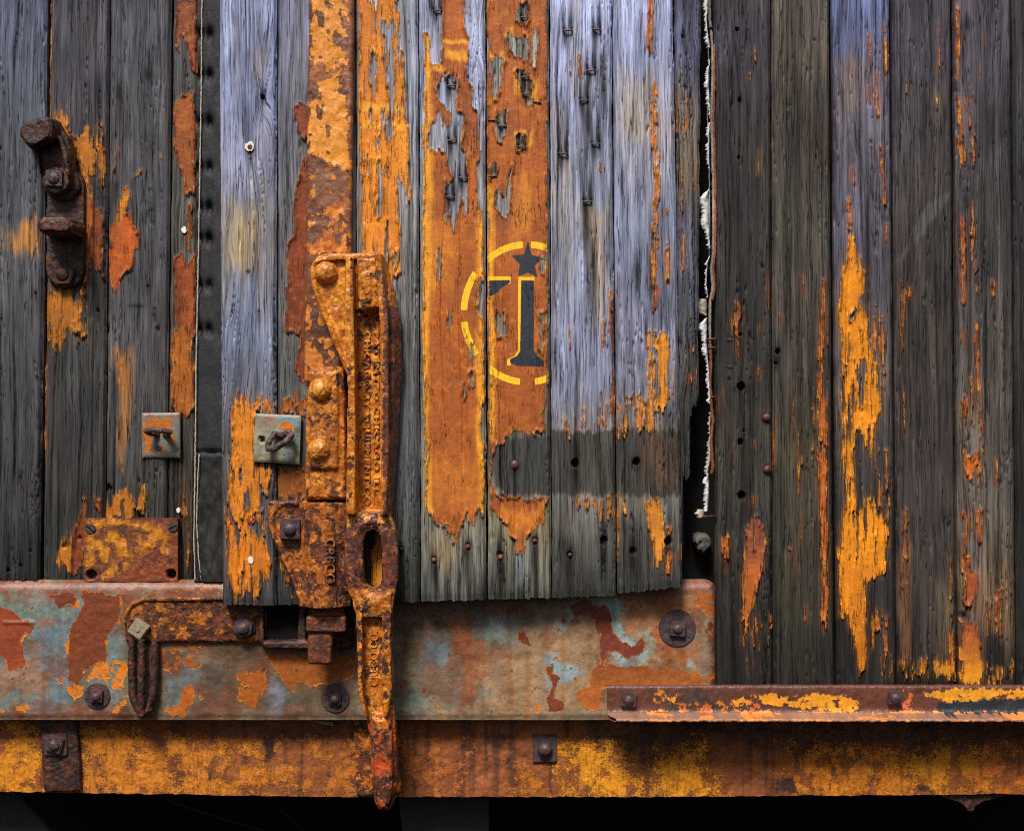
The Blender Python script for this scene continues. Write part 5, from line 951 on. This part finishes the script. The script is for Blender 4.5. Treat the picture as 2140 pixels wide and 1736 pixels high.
eye_plate(frD, [(536, 864), (631, 868), (627, 970), (531, 964)], 46, ep2, [(590, 912, 46), (578, 906, 66), (566, 926, 70), (566, 937, 72), (582, 936, 80), (604, 922, 84), (616, 907, 78), (610, 901, 72), (596, 908, 66), (586, 916, 46)], 6.8, 'pale green grey plate with a tilted iron eye beside the lock', 93, hole=(549, 918, 7),
    rustp=[(V4(1478, 755, 1490, 725, 1525, 715, 1560, 735, 1565, 765, 1530, 770), (190, 108, 24), {'jx': 1.5, 'jy': 1.5}), (V4(1380, 790, 1405, 785, 1410, 815, 1388, 822), (70, 48, 44), {'jx': 1, 'jy': 1})])

cover = thing('cover_plate', 'square cornered rusty plate with two screws and two empty holes above the sill', 'plate', fr0(276, 1213, 4))
def cp_d(X, Y, U, V):
    dd = 12 + (fbm(X / 12, Y / 12, 95, 4) - .5) * 5
    for hx, hy in ((194, 1199), (360, 1198)): dd = dd - 24 * (1 - sstep(.8, 1.05, np.hypot(X - hx, Y - hy) / 10.5))
    return dd
def cp_b(X, Y, s):
    b = np.zeros(X.shape + (3,)); b[:] = lin((120, 66, 36))
    b = blotch(X, Y, b, [(V4(455, 1220, 950, 1220, 950, 1270, 455, 1260), (110, 58, 44), 8, .7), (V4(700, 1400, 950, 1300, 950, 1560, 600, 1560), (140, 66, 34), 14, .7), (V4(455, 1450, 700, 1450, 640, 1560, 455, 1560), (104, 58, 40), 12, .6)], s)
    for hx, hy in ((194, 1199), (360, 1198)): b = b * sstep(.7, 1.1, np.hypot(X - hx, Y - hy) / 10.5)[..., None] * .97  # holes blackened in the base colour to read as shade
    return b
PB = (74, 44, 40); JJ = {'jx': 2.5, 'jy': 2.5}
sheet('plate', cover, fr0, lambda u, v: 179 + 195 * u, lambda u, v: 1082 + 131 * v, 80, 56, cp_d, -4, cp_b,
    [(V4(490, 1240, 640, 1240, 800, 1260, 900, 1320, 880, 1400, 760, 1380, 700, 1480, 560, 1540, 480, 1480, 470, 1340), (204, 128, 24), {'cov': .62, 'sx': 16, 'sy': 16}), (V4(630, 1270, 680, 1265, 692, 1310, 670, 1340, 640, 1310), PB, JJ), (V4(800, 1320, 840, 1315, 850, 1350, 820, 1365), PB, JJ), (V4(760, 1420, 800, 1380, 850, 1340, 860, 1400, 840, 1460, 790, 1480, 755, 1460), (110, 52, 36), JJ), (V4(630, 1450, 665, 1445, 668, 1500, 640, 1505), PB, JJ), (V4(695, 1455, 720, 1455, 720, 1490, 700, 1490), PB, JJ), (V4(895, 1420, 915, 1410, 918, 1450, 895, 1470), PB, JJ), (V4(725, 1345, 740, 1350, 735, 1375, 722, 1370), PB, JJ)], M['coverpl'], 95, lay=dict(jx=3, jy=3, cw=7, d=10))
for x, y, a in ((193, 1104, .75), (364, 1100, -.4)):
    q = Bm(fr0); q.disc(x, y, 11, 8, 15, 22, 1.6); s = q.build('screw', M['bolt'], cover)
    c, sn = math.cos(a), math.sin(a); q = Bm(fr0); q.prism([(x - 9 * c - 1.3 * sn, y - 9 * sn + 1.3 * c), (x + 9 * c - 1.3 * sn, y + 9 * sn + 1.3 * c), (x + 9 * c + 1.3 * sn, y + 9 * sn - 1.3 * c), (x - 9 * c + 1.3 * sn, y - 9 * sn - 1.3 * c)], 14, 15.6); q.build('slot_shade', M['shade_black'], s)  # raised black strip stands in for the shaded groove

# ------------------------------------------------------------------ bar bracket and hanging link on the sill
bar = thing('bar_bracket', 'rounded rusty bar on the sill between a pale square nut and a dark hex bolt', 'bracket', frS(400, 1343, 32))
q = Bm(frS); q.prism([(262, 1343), (261, 1296), (266, 1274), (280, 1257), (304, 1247), (560, 1246), (560, 1343)], 10, 32, 2, 4)
q.tube([(263, 1300, 33), (268, 1276, 33), (281, 1260, 33), (305, 1250, 33), (560, 1248, 33)], 4.5, 10)
q.cast('bar', M['bar'], bar, voxel=1.9, smooth=3, seed=11)
bolt(bar, frS, 295, 1311, 33, 0, 35, .62, 5, 14, 2, mat='nutgrey', label='pale tan square nut', dome=False)
bolt(bar, frS, 513, 1308, 33, 24, 38, .2, 14, 12, 9, n=6, label='dark hex bolt')
link = thing('hanging_link', 'dark iron link hanging from the rounded bar against the sill', 'link', frS(303, 1497, 34))
q = Bm(frS)
q.tube([(279, 1335, 33), (279, 1400, 35), (282, 1450, 36), (291, 1478, 36), (303, 1490, 36), (315, 1478, 36), (324, 1450, 36), (327, 1400, 35), (327, 1335, 33)], 8.2, 12)
q.cast('loop', M['dark'], link, seed=13, smooth=3)
q = Bm(frS); q.tube([(301, 1330, 38), (301, 1400, 41), (301, 1460, 42), (302, 1492, 40)], 8.5, 12); q.cast('pin', M['dark'], link, seed=15, smooth=3)

keeper = thing('keeper_socket', 'dark iron socket with a black square opening below the door', 'socket', frS(645, 1356, 34))
q = Bm(frS); q.box(546, 1258, 556, 1340, 16, 46, 2); q.prism([(546, 1334), (746, 1334), (740, 1348), (728, 1354), (560, 1354), (549, 1346)], 16, 46, 2, 3); q.box(626, 1258, 642, 1346, 16, 40, 2); q.prism([(698, 1262), (742, 1262), (740, 1344), (728, 1350), (698, 1348)], 16, 40, 2, 3)
q.box(546, 1256, 746, 1266, 16, 26, 1); q.cast('socket_frame', M['dark'], keeper, seed=17, smooth=3)
q = Bm(frS); q.box(555, 1264, 628, 1338, 20.5, 23.5); q.build('shade_panel', M['shade_black'], keeper)  # black sheet stands in for the shaded hole of the socket

# ------------------------------------------------------------------ lock: sleeve, guide bracket, tongue, lever
frL = Frame(75, DOOR)
sleeve = thing('lock_sleeve', 'amber steel sleeve with two round rivets above the guide bracket', 'lock', frL(680, 1046, 75))
q = Bm(frL); q.prism([(640, 764), (720, 764), (724, 900), (726, 1046), (634, 1046), (637, 900)], 44, 78, 3, 4)
q.prism([(644, 770), (714, 770), (712, 984), (644, 984)], 70, 86, 7, 2); q.box(638, 764, 646, 800, 60, 86, 2)
q.cast('sleeve_body', M['sleeve'], sleeve, seed=19, smooth=6)
for x, y in ((671, 814), (668, 940)):
    q = Bm(frL); q.dome(x, y, 25, 80, 24, 24, 8); q.cast('rivet', M['rivet'], sleeve, voxel=1.6, smooth=3, seed=int(y), rough=1.0)
guide = thing('guide_bracket', 'brown iron bracket with raised letters and a square nut holding the lock bar', 'bracket', frL(640, 1272, 70))
q = Bm(frL); q.prism([(555, 1045), (730, 1048), (732, 1270), (626, 1272), (590, 1180), (557, 1112)], 44, 62, 2, 3)
n = 12; cyl = [(624 + 108 * k / n, 44 + 54 * math.sin(math.pi * (.10 + .80 * k / n)) ** .8) for k in range(n + 1)]
bmq = q.bm
va = [bmq.verts.new(frL(x, 1050, d)) for x, d in cyl]; vb = [bmq.verts.new(frL(x, 1268, d)) for x, d in cyl]
va2 = [bmq.verts.new(frL(624, 1050, 40)), bmq.verts.new(frL(732, 1050, 40))]; vb2 = [bmq.verts.new(frL(624, 1268, 40)), bmq.verts.new(frL(732, 1268, 40))]
for k in range(n): bmq.faces.new((va[k], va[k + 1], vb[k + 1], vb[k]))
bmq.faces.new((va2[0], va[0], vb[0], vb2[0])); bmq.faces.new((va[-1], va2[1], vb2[1], vb[-1])); bmq.faces.new((va2[1], va2[0], vb2[0], vb2[1]))
bmq.faces.new(va + [va2[1], va2[0]]); bmq.faces.new(vb + [vb2[1], vb2[0]])
q.tube([(566, 1100, 62), (566, 1076, 62), (580, 1056, 62), (600, 1050, 62), (622, 1052, 64)], 5, 10)
q.tube([(566, 1098, 62), (572, 1126, 62), (600, 1186, 62), (632, 1262, 64)], 5, 10)
q.cast('bracket_body', M['bracket'], guide, seed=23, smooth=5, voxel=1.8)
bolt(guide, frL, 606, 1106, 63, 0, 44, .03, 14, 16, 10, mat='bolt', label='square nut with a rounded stud')
def cast_text(par, fr, txt, x, y, d, size, mat, down=True, depth=4.5, name='cast_lettering', length=None):
    cu = bpy.data.curves.new('t', 'FONT'); cu.body = txt; cu.size = size * S; cu.extrude = depth * .5 * S; cu.bevel_depth = 1.0 * S; cu.bevel_resolution = 1; cu.align_x = 'LEFT'; cu.align_y = 'CENTER'; cu.space_character = 1.12
    o = bpy.data.objects.new('t', cu); C.objects.link(o)
    dg = bpy.context.evaluated_depsgraph_get(); dg.update()
    me = bpy.data.meshes.new_from_object(o.evaluated_get(dg)); me.name = name
    bpy.data.objects.remove(o); bpy.data.curves.remove(cu)
    a = -math.pi / 2 if down else math.pi / 2
    k = 1.0
    if length:
        xs = [v.co.x for v in me.vertices]; k = length * S / (max(xs) - min(xs))
    p = fr(x, y, d)
    me.transform(Matrix.Translation(p) @ Matrix.Rotation(math.radians(90), 4, 'X') @ Matrix.Rotation(a, 4, 'Z') @ Matrix.Diagonal((k, 1, 1, 1)))
    q = Bm(fr); q.bm.from_mesh(me); bpy.data.meshes.remove(me)
    return q.cast(name, M[mat], par, voxel=.9, smooth=5, rough=.7, pit=.4)
cast_text(guide, frL, 'CRECO', 692, 1123, 95, 26, 'bracket', depth=7, length=90)

tongue = thing('lock_tongue', 'rusty lock bar end hanging below the bracket in front of the socket', 'lock bar', frL(668, 1392, 62))
q = Bm(frL); q.box(648, 1262, 716, 1290, 44, 62, 3); q.box(637, 1288, 723, 1322, 42, 72, 3); q.prism([(639, 1316), (694, 1316), (693, 1392), (641, 1392)], 44, 66, 2, 3); q.cast('tongue_bar', M['tongue'], tongue, seed=29, smooth=3)

frV = Frame(95, DOOR)
lever = thing('door_lever', 'long amber cast iron door lever with a slotted grip and rounded tip', 'lever', frV(800, 1704, 90))
q = Bm(frV)
q.prism([(649, 556), (656, 540), (672, 530), (700, 527), (794, 526), (806, 560), (812, 640), (744, 660), (742, 800), (731, 800), (722, 774), (702, 727), (684, 678), (661, 630), (650, 590)], 62, 86, 1, 3)     # head plate
q.tube([(734, 790, 88), (724, 768, 88), (705, 724, 88), (687, 676, 88), (664, 626, 88), (655, 588, 88), (654, 556, 88), (664, 540, 88), (690, 533, 90)], 6, 10)                                        # rim
q.prism([(656, 552), (664, 536), (690, 528), (798, 526), (800, 540), (690, 544), (668, 552)], 80, 98, 2, 3)
q.prism([(722, 536), (741, 536), (745, 700), (748, 900), (748, 1078), (724, 1078), (726, 900), (728, 800), (722, 700)], 54, 120, 2, 3)                                   # left flange
q.prism([(782, 527), (799, 527), (808, 590), (815, 660), (816, 800), (816, 960), (812, 1078), (795, 1078), (797, 900), (796, 700), (790, 620)], 54, 118, 2, 3)              # right flange
q.prism([(800, 545), (822, 600), (836, 660), (838, 760), (832, 880), (824, 1000), (818, 1078), (800, 1078)], 60, 70, 4, 2)                                                 # splayed foot
q.prism([(806, 560), (822, 600), (832, 660), (833, 760), (828, 880), (821, 1000), (815, 1078), (806, 1078)], 68, 92, 9, 2)
q.box(740, 640, 800, 1084, 54, 68)                                                                                                                                        # web
q.prism([(742, 536), (790, 536), (794, 648), (746, 652)], 70, 100, 4, 3)                                                                                                     # pocket block
q.prism([(754, 572), (778, 566), (780, 632), (764, 636), (756, 600)], 96, 106, 4, 2)
# slotted grip
outer = [(724, 1070), (812, 1070), (822, 1090), (831, 1120), (832, 1210), (824, 1245), (820, 1290), (744, 1290), (738, 1262), (728, 1236), (721, 1200), (720, 1130), (724, 1104)]
inner = [(760, 1215), (759, 1150), (762, 1120), (772, 1107), (786, 1107), (795, 1118), (798, 1150), (798, 1215), (790, 1230), (776, 1231)]
bmq = q.bm
def ring_solid(o, i, d0, d1):
    m = 40
    def res(P, c):
        P = np.array(P, float); out = []
        for k in range(m):
            a = 2 * math.pi * k / m; dx, dy = math.cos(a), math.sin(a); best = 0
            for (ax, ay), (bx, by) in zip(P, np.roll(P, -1, 0)):
                ex, ey = bx - ax, by - ay; den = dx * ey - dy * ex
                if abs(den) < 1e-9: continue
                t = ((ax - c[0]) * ey - (ay - c[1]) * ex) / den; u = ((ax - c[0]) * dy - (ay - c[1]) * dx) / den
                if t > 0 and -1e-6 <= u <= 1 + 1e-6: best = max(best, t)
            out.append((c[0] + best * dx, c[1] + best * dy))
        return out
    c = (778, 1170); O = res(o, c); I = res(i, c)
    vo0 = [bmq.verts.new(frV(x, y, d0)) for x, y in O]; vi0 = [bmq.verts.new(frV(x, y, d0)) for x, y in I]
    vo1 = [bmq.verts.new(frV(x, y, d1 - 6)) for x, y in O]; vi1 = [bmq.verts.new(frV(x, y, d1 - 6)) for x, y in I]
    vm = [bmq.verts.new(frV((a[0] + b_[0]) / 2, (a[1] + b_[1]) / 2, d1)) for a, b_ in zip(O, I)]
    for k in range(m):
        j = (k + 1) % m
        bmq.faces.new((vo0[k], vo0[j], vi0[j], vi0[k])); bmq.faces.new((vo0[k], vo1[k], vo1[j], vo0[j])); bmq.faces.new((vi0[k], vi0[j], vi1[j], vi1[k]))
        bmq.faces.new((vo1[k], vm[k], vm[j], vo1[j])); bmq.faces.new((vm[k], vi1[k], vi1[j], vm[j]))
ring_solid(outer, inner, 64, 106)
q.prism([(740, 1240), (822, 1240), (818, 1300), (822, 1440), (819, 1480), (826, 1512), (829, 1560), (829, 1640), (822, 1688), (812, 1701), (802, 1704), (792, 1701), (782, 1688), (775, 1648), (771, 1560), (767, 1500), (750, 1450), (746, 1400), (743, 1300)], 62, 82, 2, 4)
q.prism([(741, 1230), (760, 1240), (761, 1440), (770, 1500), (764, 1500), (748, 1450), (744, 1300)], 70, 108, 2, 3)
q.prism([(798, 1240), (822, 1230), (819, 1300), (822, 1440), (812, 1500), (800, 1500), (797, 1440)], 70, 108, 2, 3)
q.prism([(770, 1490), (822, 1490), (827, 1560), (827, 1640), (818, 1690), (802, 1702), (786, 1690), (776, 1640), (773, 1560)], 72, 100, 9, 4)
q.prism([(748, 1236), (816, 1236), (806, 1262), (760, 1262)], 70, 102, 4, 3)
lev = q.cast('lever_body', M['lever'], lever, voxel=1.9, smooth=5, rough=1.15, pit=.5, seed=31)
co = np.empty(len(lev.data.vertices) * 3, np.float32); lev.data.vertices.foreach_get('co', co); co = co.reshape(-1, 3) + np.array(lever.location)
px = co[:, 0] / frV.f + 1070; py = 868 - co[:, 2] / frV.f; pd = -co[:, 1] / S - DOOR
wear = np.zeros(len(co))
wear -= .22 * sstep(810, 822, px) * (pd < 100) * (py > 640) * (py < 1070)            # bare brown splayed foot
wear -= .12 * sstep(1085, 1110, py) * (1 - sstep(1225, 1240, py)) + .07 * sstep(1520, 1560, py)
wear -= .13 * sstep(800, 806, px) * (pd > 100) * (py < 1080)
wear += .12 * (px < 735) * (py < 760) + .05 * (px > 748) * (px < 797) * (pd < 90) * (py > 850) * (py < 1080)
wear -= .035 * (py > 1240) * (py < 1480)
set_attr(lev.data, 'redness', sstep(1470, 1540, py))
set_attr(lev.data, 'wear', wear)
q = Bm(frV); q.disc(680, 568, 26, 82, 92, 24, 2); q.dome(680, 568, 24, 90, 16, 22, 7); q.cast('rivet', M['rivet'], lever, voxel=1.6, smooth=3, seed=33)
cast_text(lever, frV, 'CHICAGO RY EQUIPMENT CO', 764, 690, 68.5, 17, 'lever', depth=4, length=352)
cast_text(lever, frV, 'PATENTED CHICAGO ILL', 784, 690, 68.5, 14, 'lever', depth=4, length=330)
cast_text(lever, frV, 'CRECO CO.', 781, 1436, 82, 22, 'lever', down=False, depth=2.4, length=112)

# ------------------------------------------------------------------ weather strips either side of the door
seal = thing('rubber_seal', 'black pitted rubber weather strip between left wall and door', 'weather strip', fr0(436, 1212, 4))
def seal_x(u, v):
    y = -160 + 1373 * v; return np.interp(y, [-60, 1213], [416, 408]) * (1 - u) + 470 * u
def seal_d(X, Y, U, V):
    dd = 10 + 10 * np.sin(U * math.pi * .5) + (fbm(X / 20, Y / 50, 101) - .5) * 7
    for k, yy in enumerate((75, 160, 258, 352, 436, 501, 598, 690)):
        for dx in (.12, .48): dd = dd - 15 * np.exp(-((U - dx) / .13) ** 2 - ((Y - yy) / 12) ** 2)
    low = sstep(940, 950, Y)
    dd = dd - 9 * np.exp(-((Y - 944) / 3.5) ** 2) + low * (fbm(X / 22, Y / 60, 103, 3) - .5) * 22 
    return dd
def seal_b(X, Y, s):
    b = np.zeros(X.shape + (3,)); b[:] = lin((33, 35, 38))
    b = blotch(X, Y, b, [([(400, 945), (480, 945), (480, 1220), (400, 1220)], (20, 20, 18), 8, .95), ([(430, 1060), (446, 1080), (446, 1190), (428, 1180)], (52, 53, 46), 10, .6)], s)
    for yy in (75, 160, 258, 352, 436, 501, 598, 690):
        for dx in (.12, .48):
            xx = 416 + 54 * dx; b = b * (1 - 0.96 * np.exp(-((X - xx) / 6.5) ** 2 - ((Y - yy) / 9) ** 2))[..., None]  # pits darkened in the colour to deepen their shade
    return b
sheet('strip', seal, fr0, seal_x, lambda u, v: -160 + 1373 * v, 26, 300, seal_d, -20, seal_b, [], plate_material('worn black rubber', grain=.18, rough=(.8, .6)), 101)
random.seed(11)
def cord(par, fr, pts, r, mat, name='cord', twist=0):
    P = []; 
    for (x0, y0, d0), (x1, y1, d1) in zip(pts[:-1], pts[1:]):
        n = max(2, int(abs(y1 - y0) / 5))
        for k in range(n):
            t = k / n; P.append((x0 + (x1 - x0) * t + random.uniform(-.5, .5), y0 + (y1 - y0) * t, d0 + (d1 - d0) * t + random.uniform(-.6, .6), r * random.uniform(.8, 1.2)))
    P.append(pts[-1]); q = Bm(fr); q.tube(P, r, 7); return q.build(name, M[mat], par, smooth=True)
cord(seal, fr0, [(427, -160, 16), (424, 200, 16), (419, 500, 17), (414, 760, 18), (412, 944, 17), (409, 1120, 16), (411, 1212, 14)], 1.5, 'cord', 'piping')
cord(seal, fr0, [(420, 948, 18), (417, 1010, 18), (415, 1090, 18), (419, 1160, 18), (424, 1212, 14)], 1.3, 'cord', 'piping')

flap = thing('canvas_seal', 'torn white canvas strip with rusty cord in the black gap right of the door', 'weather strip', fr0(1482, 1090, 6))
def Q(k, *v): return [(1680 + v[i] / 4.13, k + v[i + 1] / 4.13) for i in range(0, len(v), 2)]
def src(pts): return [(x * .856, y * .856) for x, y in pts]
frK = Frame(44)
def ribbon(par, mat, left, right, d, name, seed, thick=1.6, curl=7):
    """a frayed strip of cloth between two ragged edges"""
    L = np.array(left, float); Rr = np.array(right, float)
    y0, y1 = L[0, 1], L[-1, 1]; ny = max(6, int((y1 - y0) / 2.2)); nx = 7
    Vv, U = np.meshgrid(np.linspace(0, 1, ny), np.linspace(0, 1, nx), indexing='ij')
    Y = y0 + (y1 - y0) * Vv
    fr_ = (_hash(np.floor(Y / 1.6), Y * 0, seed) - .5) * 4.5 + (vn(Y / 14, Y * 0, seed + 8) - .5) * 7
    xl = np.interp(Y, L[:, 1], L[:, 0]) + fr_; xr = np.interp(Y, Rr[:, 1], Rr[:, 0])
    X = xl + (xr - xl) * U; Y = Y + (1 - U) * (_hash(np.floor(Y / 3.0), Y * 0, seed + 1) - .5) * 2
    D = d + curl * np.sin(U * math.pi) + (fbm(X / 9, Y / 16, seed, 3) - .5) * 9
    V = frK.arr(X.ravel(), Y.ravel(), D.ravel() + 44); Vb = frK.arr(X.ravel(), Y.ravel(), D.ravel() + 44 - thick)
    n = ny * nx; idx = np.arange(n).reshape(ny, nx)
    q = np.stack([idx[:-1, :-1], idx[1:, :-1], idx[1:, 1:], idx[:-1, 1:]], -1).reshape(-1, 4)
    loop = np.concatenate([idx[0, :-1], idx[:-1, -1], idx[-1, :0:-1], idx[:0:-1, 0]]); b_ = np.roll(loop, -1)
    F = np.concatenate([q, q[:, ::-1] + n, np.stack([loop, b_, b_ + n, loop + n], -1)])
    return link_mesh(name, mesh_np(name, np.concatenate([V, Vb]), F), M[mat], par, None, True)
ribbon(flap, 'canvas', src(Q(0, 175, -780, 165, 20, 152, 220, 160, 330, 200, 490)), src(Q(0, 212, -780, 205, 20, 190, 220, 200, 330, 226, 490)), 0, 'canvas_flap', 1)
ribbon(flap, 'canvas', src(Q(0, 212, 600, 185, 700, 178, 860, 190, 1060, 212, 1200)), src(Q(0, 224, 600, 212, 700, 212, 860, 220, 1060, 222, 1200)), 0, 'canvas_flap', 2)
ribbon(flap, 'canvas', src(Q(0, 212, 1240, 186, 1360, 180, 1600, 200, 1736)), src(Q(0, 222, 1240, 216, 1360, 212, 1600, 222, 1736)), 0, 'canvas_flap', 3)
ribbon(flap, 'canvas', src(Q(420, 190, 180, 96, 270, 120, 420, 140, 560, 165, 680, 212, 780)), src(Q(420, 210, 180, 208, 270, 210, 420, 212, 560, 218, 680, 224, 780)), 2, 'canvas_flap', 4, curl=10)
ribbon(flap, 'canvas', src(Q(420, 215, 850, 170, 930, 160, 1130, 190, 1270)), src(Q(420, 222, 850, 192, 930, 184, 1130, 205, 1270)), 0, 'canvas_flap', 5)
ribbon(flap, 'cord', src(Q(420, 140, 1280, 100, 1330, 104, 1420, 180, 1450)), src(Q(420, 190, 1280, 196, 1330, 192, 1420, 196, 1450)), -8, 'canvas_flap', 6)
ribbon(flap, 'canvas', src(Q(420, 180, 1470, 92, 1530, 110, 1620, 140, 1736)), src(Q(420, 194, 1470, 190, 1530, 184, 1620, 186, 1736)), 0, 'canvas_flap', 7)
def Q3(*v): return src([(1680 + v[i] / 2.89, 840 + v[i + 1] / 2.89) for i in range(0, len(v), 2)])
ribbon(flap, 'canvas', Q3(95, 0, 112, 90, 130, 250, 132, 420), Q3(130, 0, 140, 90, 152, 250, 158, 420), 0, 'canvas_flap', 8)
ribbon(flap, 'cord', Q3(140, 480, 135, 580, 142, 660, 120, 820, 106, 920), Q3(160, 480, 156, 580, 158, 660, 158, 820, 140, 920), 0, 'canvas_flap', 9)
ribbon(flap, 'canvas', Q3(104, 910, 118, 1000, 108, 1100, 104, 1180), Q3(142, 910, 148, 1000, 144, 1100, 138, 1190), 2, 'canvas_flap', 10)
ribbon(flap, 'cord', Q3(60, 1165, 44, 1195, 70, 1225), Q3(110, 1165, 120, 1195, 110, 1225), -6, 'canvas_flap', 11)
ca = src(Q(0, 215, -780, 212, -240, 205, 30, 210, 200, 235, 460, 238, 800, 225, 1200, 238, 1500, 240, 1736)); cb = src(Q(420, 245, 20, 248, 500, 245, 800, 225, 960, 240, 1180, 215, 1300, 210, 1500, 212, 1730))
cord(flap, fr0, [(x + 1, y, 4) for x, y in ca + cb], 3.0, 'cord')
cord(flap, fr0, [(x + 5, y, 4) for x, y in ca[4:]] + [(x + 5, y, 4) for x, y in cb[:6]], 2.8, 'rustcord')
cord(flap, fr0, [(x, y, 5) for x, y in Q3(150, 0, 158, 120, 152, 260, 160, 420, 172, 540, 160, 680, 172, 860, 160, 920)], 3.4, 'rustcord')
cord(flap, fr0, [(x - 7, y, 4) for x, y in ca[2:] + cb[:4]], 1.3, 'cord')
for x, y, s in ((1487, 709, 13), (1486, 727, 15), (1488, 830, 9), (1484, 1078, 16), (1486, 60, 5)):
    q = Bm(fr0); q.tube([(x - s, y + 1, 4), (x, y, 8), (x + s * .7, y - 1, 3)], 2.6, 8); q.build('nail', M['tongue'], flap, smooth=True)
for x, y in ((1524, 708), (1524, 764)):
    q = Bm(fr0); q.tube([(x - 6, y, 5), (x + 6, y + 1, 6)], 1.0, 6); q.build('nail', M['wire'], R0, smooth=True)
chunk = thing('wood_stub', 'grey end grain stub deep in the black gap above the sill corner', 'wood block', fr0(1470, 1160, -20))
q = Bm(fr0); q.prism([(1452, 1130), (1458, 1118), (1476, 1115), (1490, 1124), (1491, 1140), (1482, 1152), (1472, 1160), (1460, 1150)], -60, -8, 3, 3); q.cast('stub', plain_material('grey split end grain', (112, 108, 100), .85, .5, .2, .2, .002), chunk, seed=41, rough=4, pit=3)
chip = thing('wood_splinter', 'small tan splinter of wood caught under the sill', 'splinter', frS(668, 1520, -6))
q = Bm(frS); q.prism([(640, 1509), (692, 1514), (694, 1522), (672, 1519)], -20, -6, 0, 1); q.build('splinter', plain_material('tan splinter wood', (150, 126, 84), .8, .3, .3), chip)

# ------------------------------------------------------------------ behind and below
lining = thing('inner_wall', 'inner lining coloured black to give the gaps between planks their shade', 'wall', fr0(1070, 1440, -60))
q = Bm(fr0); q.box(-330, -190, 2515, 1500, -110, -64); q.build('lining_boards', M['lining'], lining)
q = Bm(fr0); q.box(-330, -190, 2515, -162, -64, 0); q.build('sky_blocker', M['lining'], lining)  # unseen board added to keep skylight out from behind the planks
q = Bm(fr0); q.box(-330, 1400, 2515, 1520, -64, -40); q.build('bottom_board', M['lining'], lining)
frU = Frame(-700)
under = thing('underframe', 'steel underframe coloured black to stand in for the dark below the beam', 'underframe', frU(1070, 2100, -700))
q = Bm(frU); q.box(-900, 1350, 3000, 2400, -760, -700); q.build('cross_plate', M['shade_black'], under)  # black sheet put in for the dark void below the beam
q = Bm(frB); q.box(-300, 1500, 2440, 1530, -760, -80); q.build('floor_plate', M['shade_black'], under)
frG = Frame(-110)
gp = thing('hanging_plate', 'dark grey steel plate hanging below the beam behind the lever tip', 'plate', frG(935, 1800, -110))
q = Bm(frG); q.prism([(826, 1560), (1022, 1560), (1022, 1850), (860, 1850), (836, 1700)], -118, -110, 0, 2); q.build('plate', M['greyplate'], gp)
br = thing('diagonal_brace', 'dull grey diagonal brace running down in the lower left corner', 'brace', frG(40, 1760, -130))
q = Bm(frG); q.prism([(-300, 1480), (-120, 1480), (240, 1900), (60, 1900)], -150, -120, 0, 3); q.build('brace_bar', M['greyplate'], br)
hg = thing('hanger_bracket', 'small rusty bracket with a pointed nub under the right end of the beam', 'bracket', frC(2040, 1700, -40))
q = Bm(frC); q.prism([(1958, 1650), (2112, 1650), (2110, 1672), (2064, 1680), (2047, 1690), (2044, 1706), (2030, 1706), (2025, 1692), (2008, 1680), (1968, 1674)], -64, -36, 2, 2); q.cast('bracket_body', M['dark'], hg, seed=47)
wr = thing('cable', 'thin dark cable sagging in the shadow below the beam', 'cable', frG(380, 1720, -300))
q = Bm(frG); q.tube([(180, 1640, -300), (240, 1690, -300), (330, 1730, -300), (420, 1760, -300), (560, 1800, -300)], 2.5, 8); q.build('cable_run', M['greyplate'], wr, smooth=True)
wr2 = thing('cable', 'longer thin cable curving down behind the first one below the beam', 'cable', frG(500, 1720, -340))
q = Bm(frG); q.tube([(210, 1630, -340), (330, 1670, -340), (430, 1690, -340), (520, 1725, -340), (600, 1800, -340)], 2.5, 8); q.build('cable_run', M['greyplate'], wr2, smooth=True)
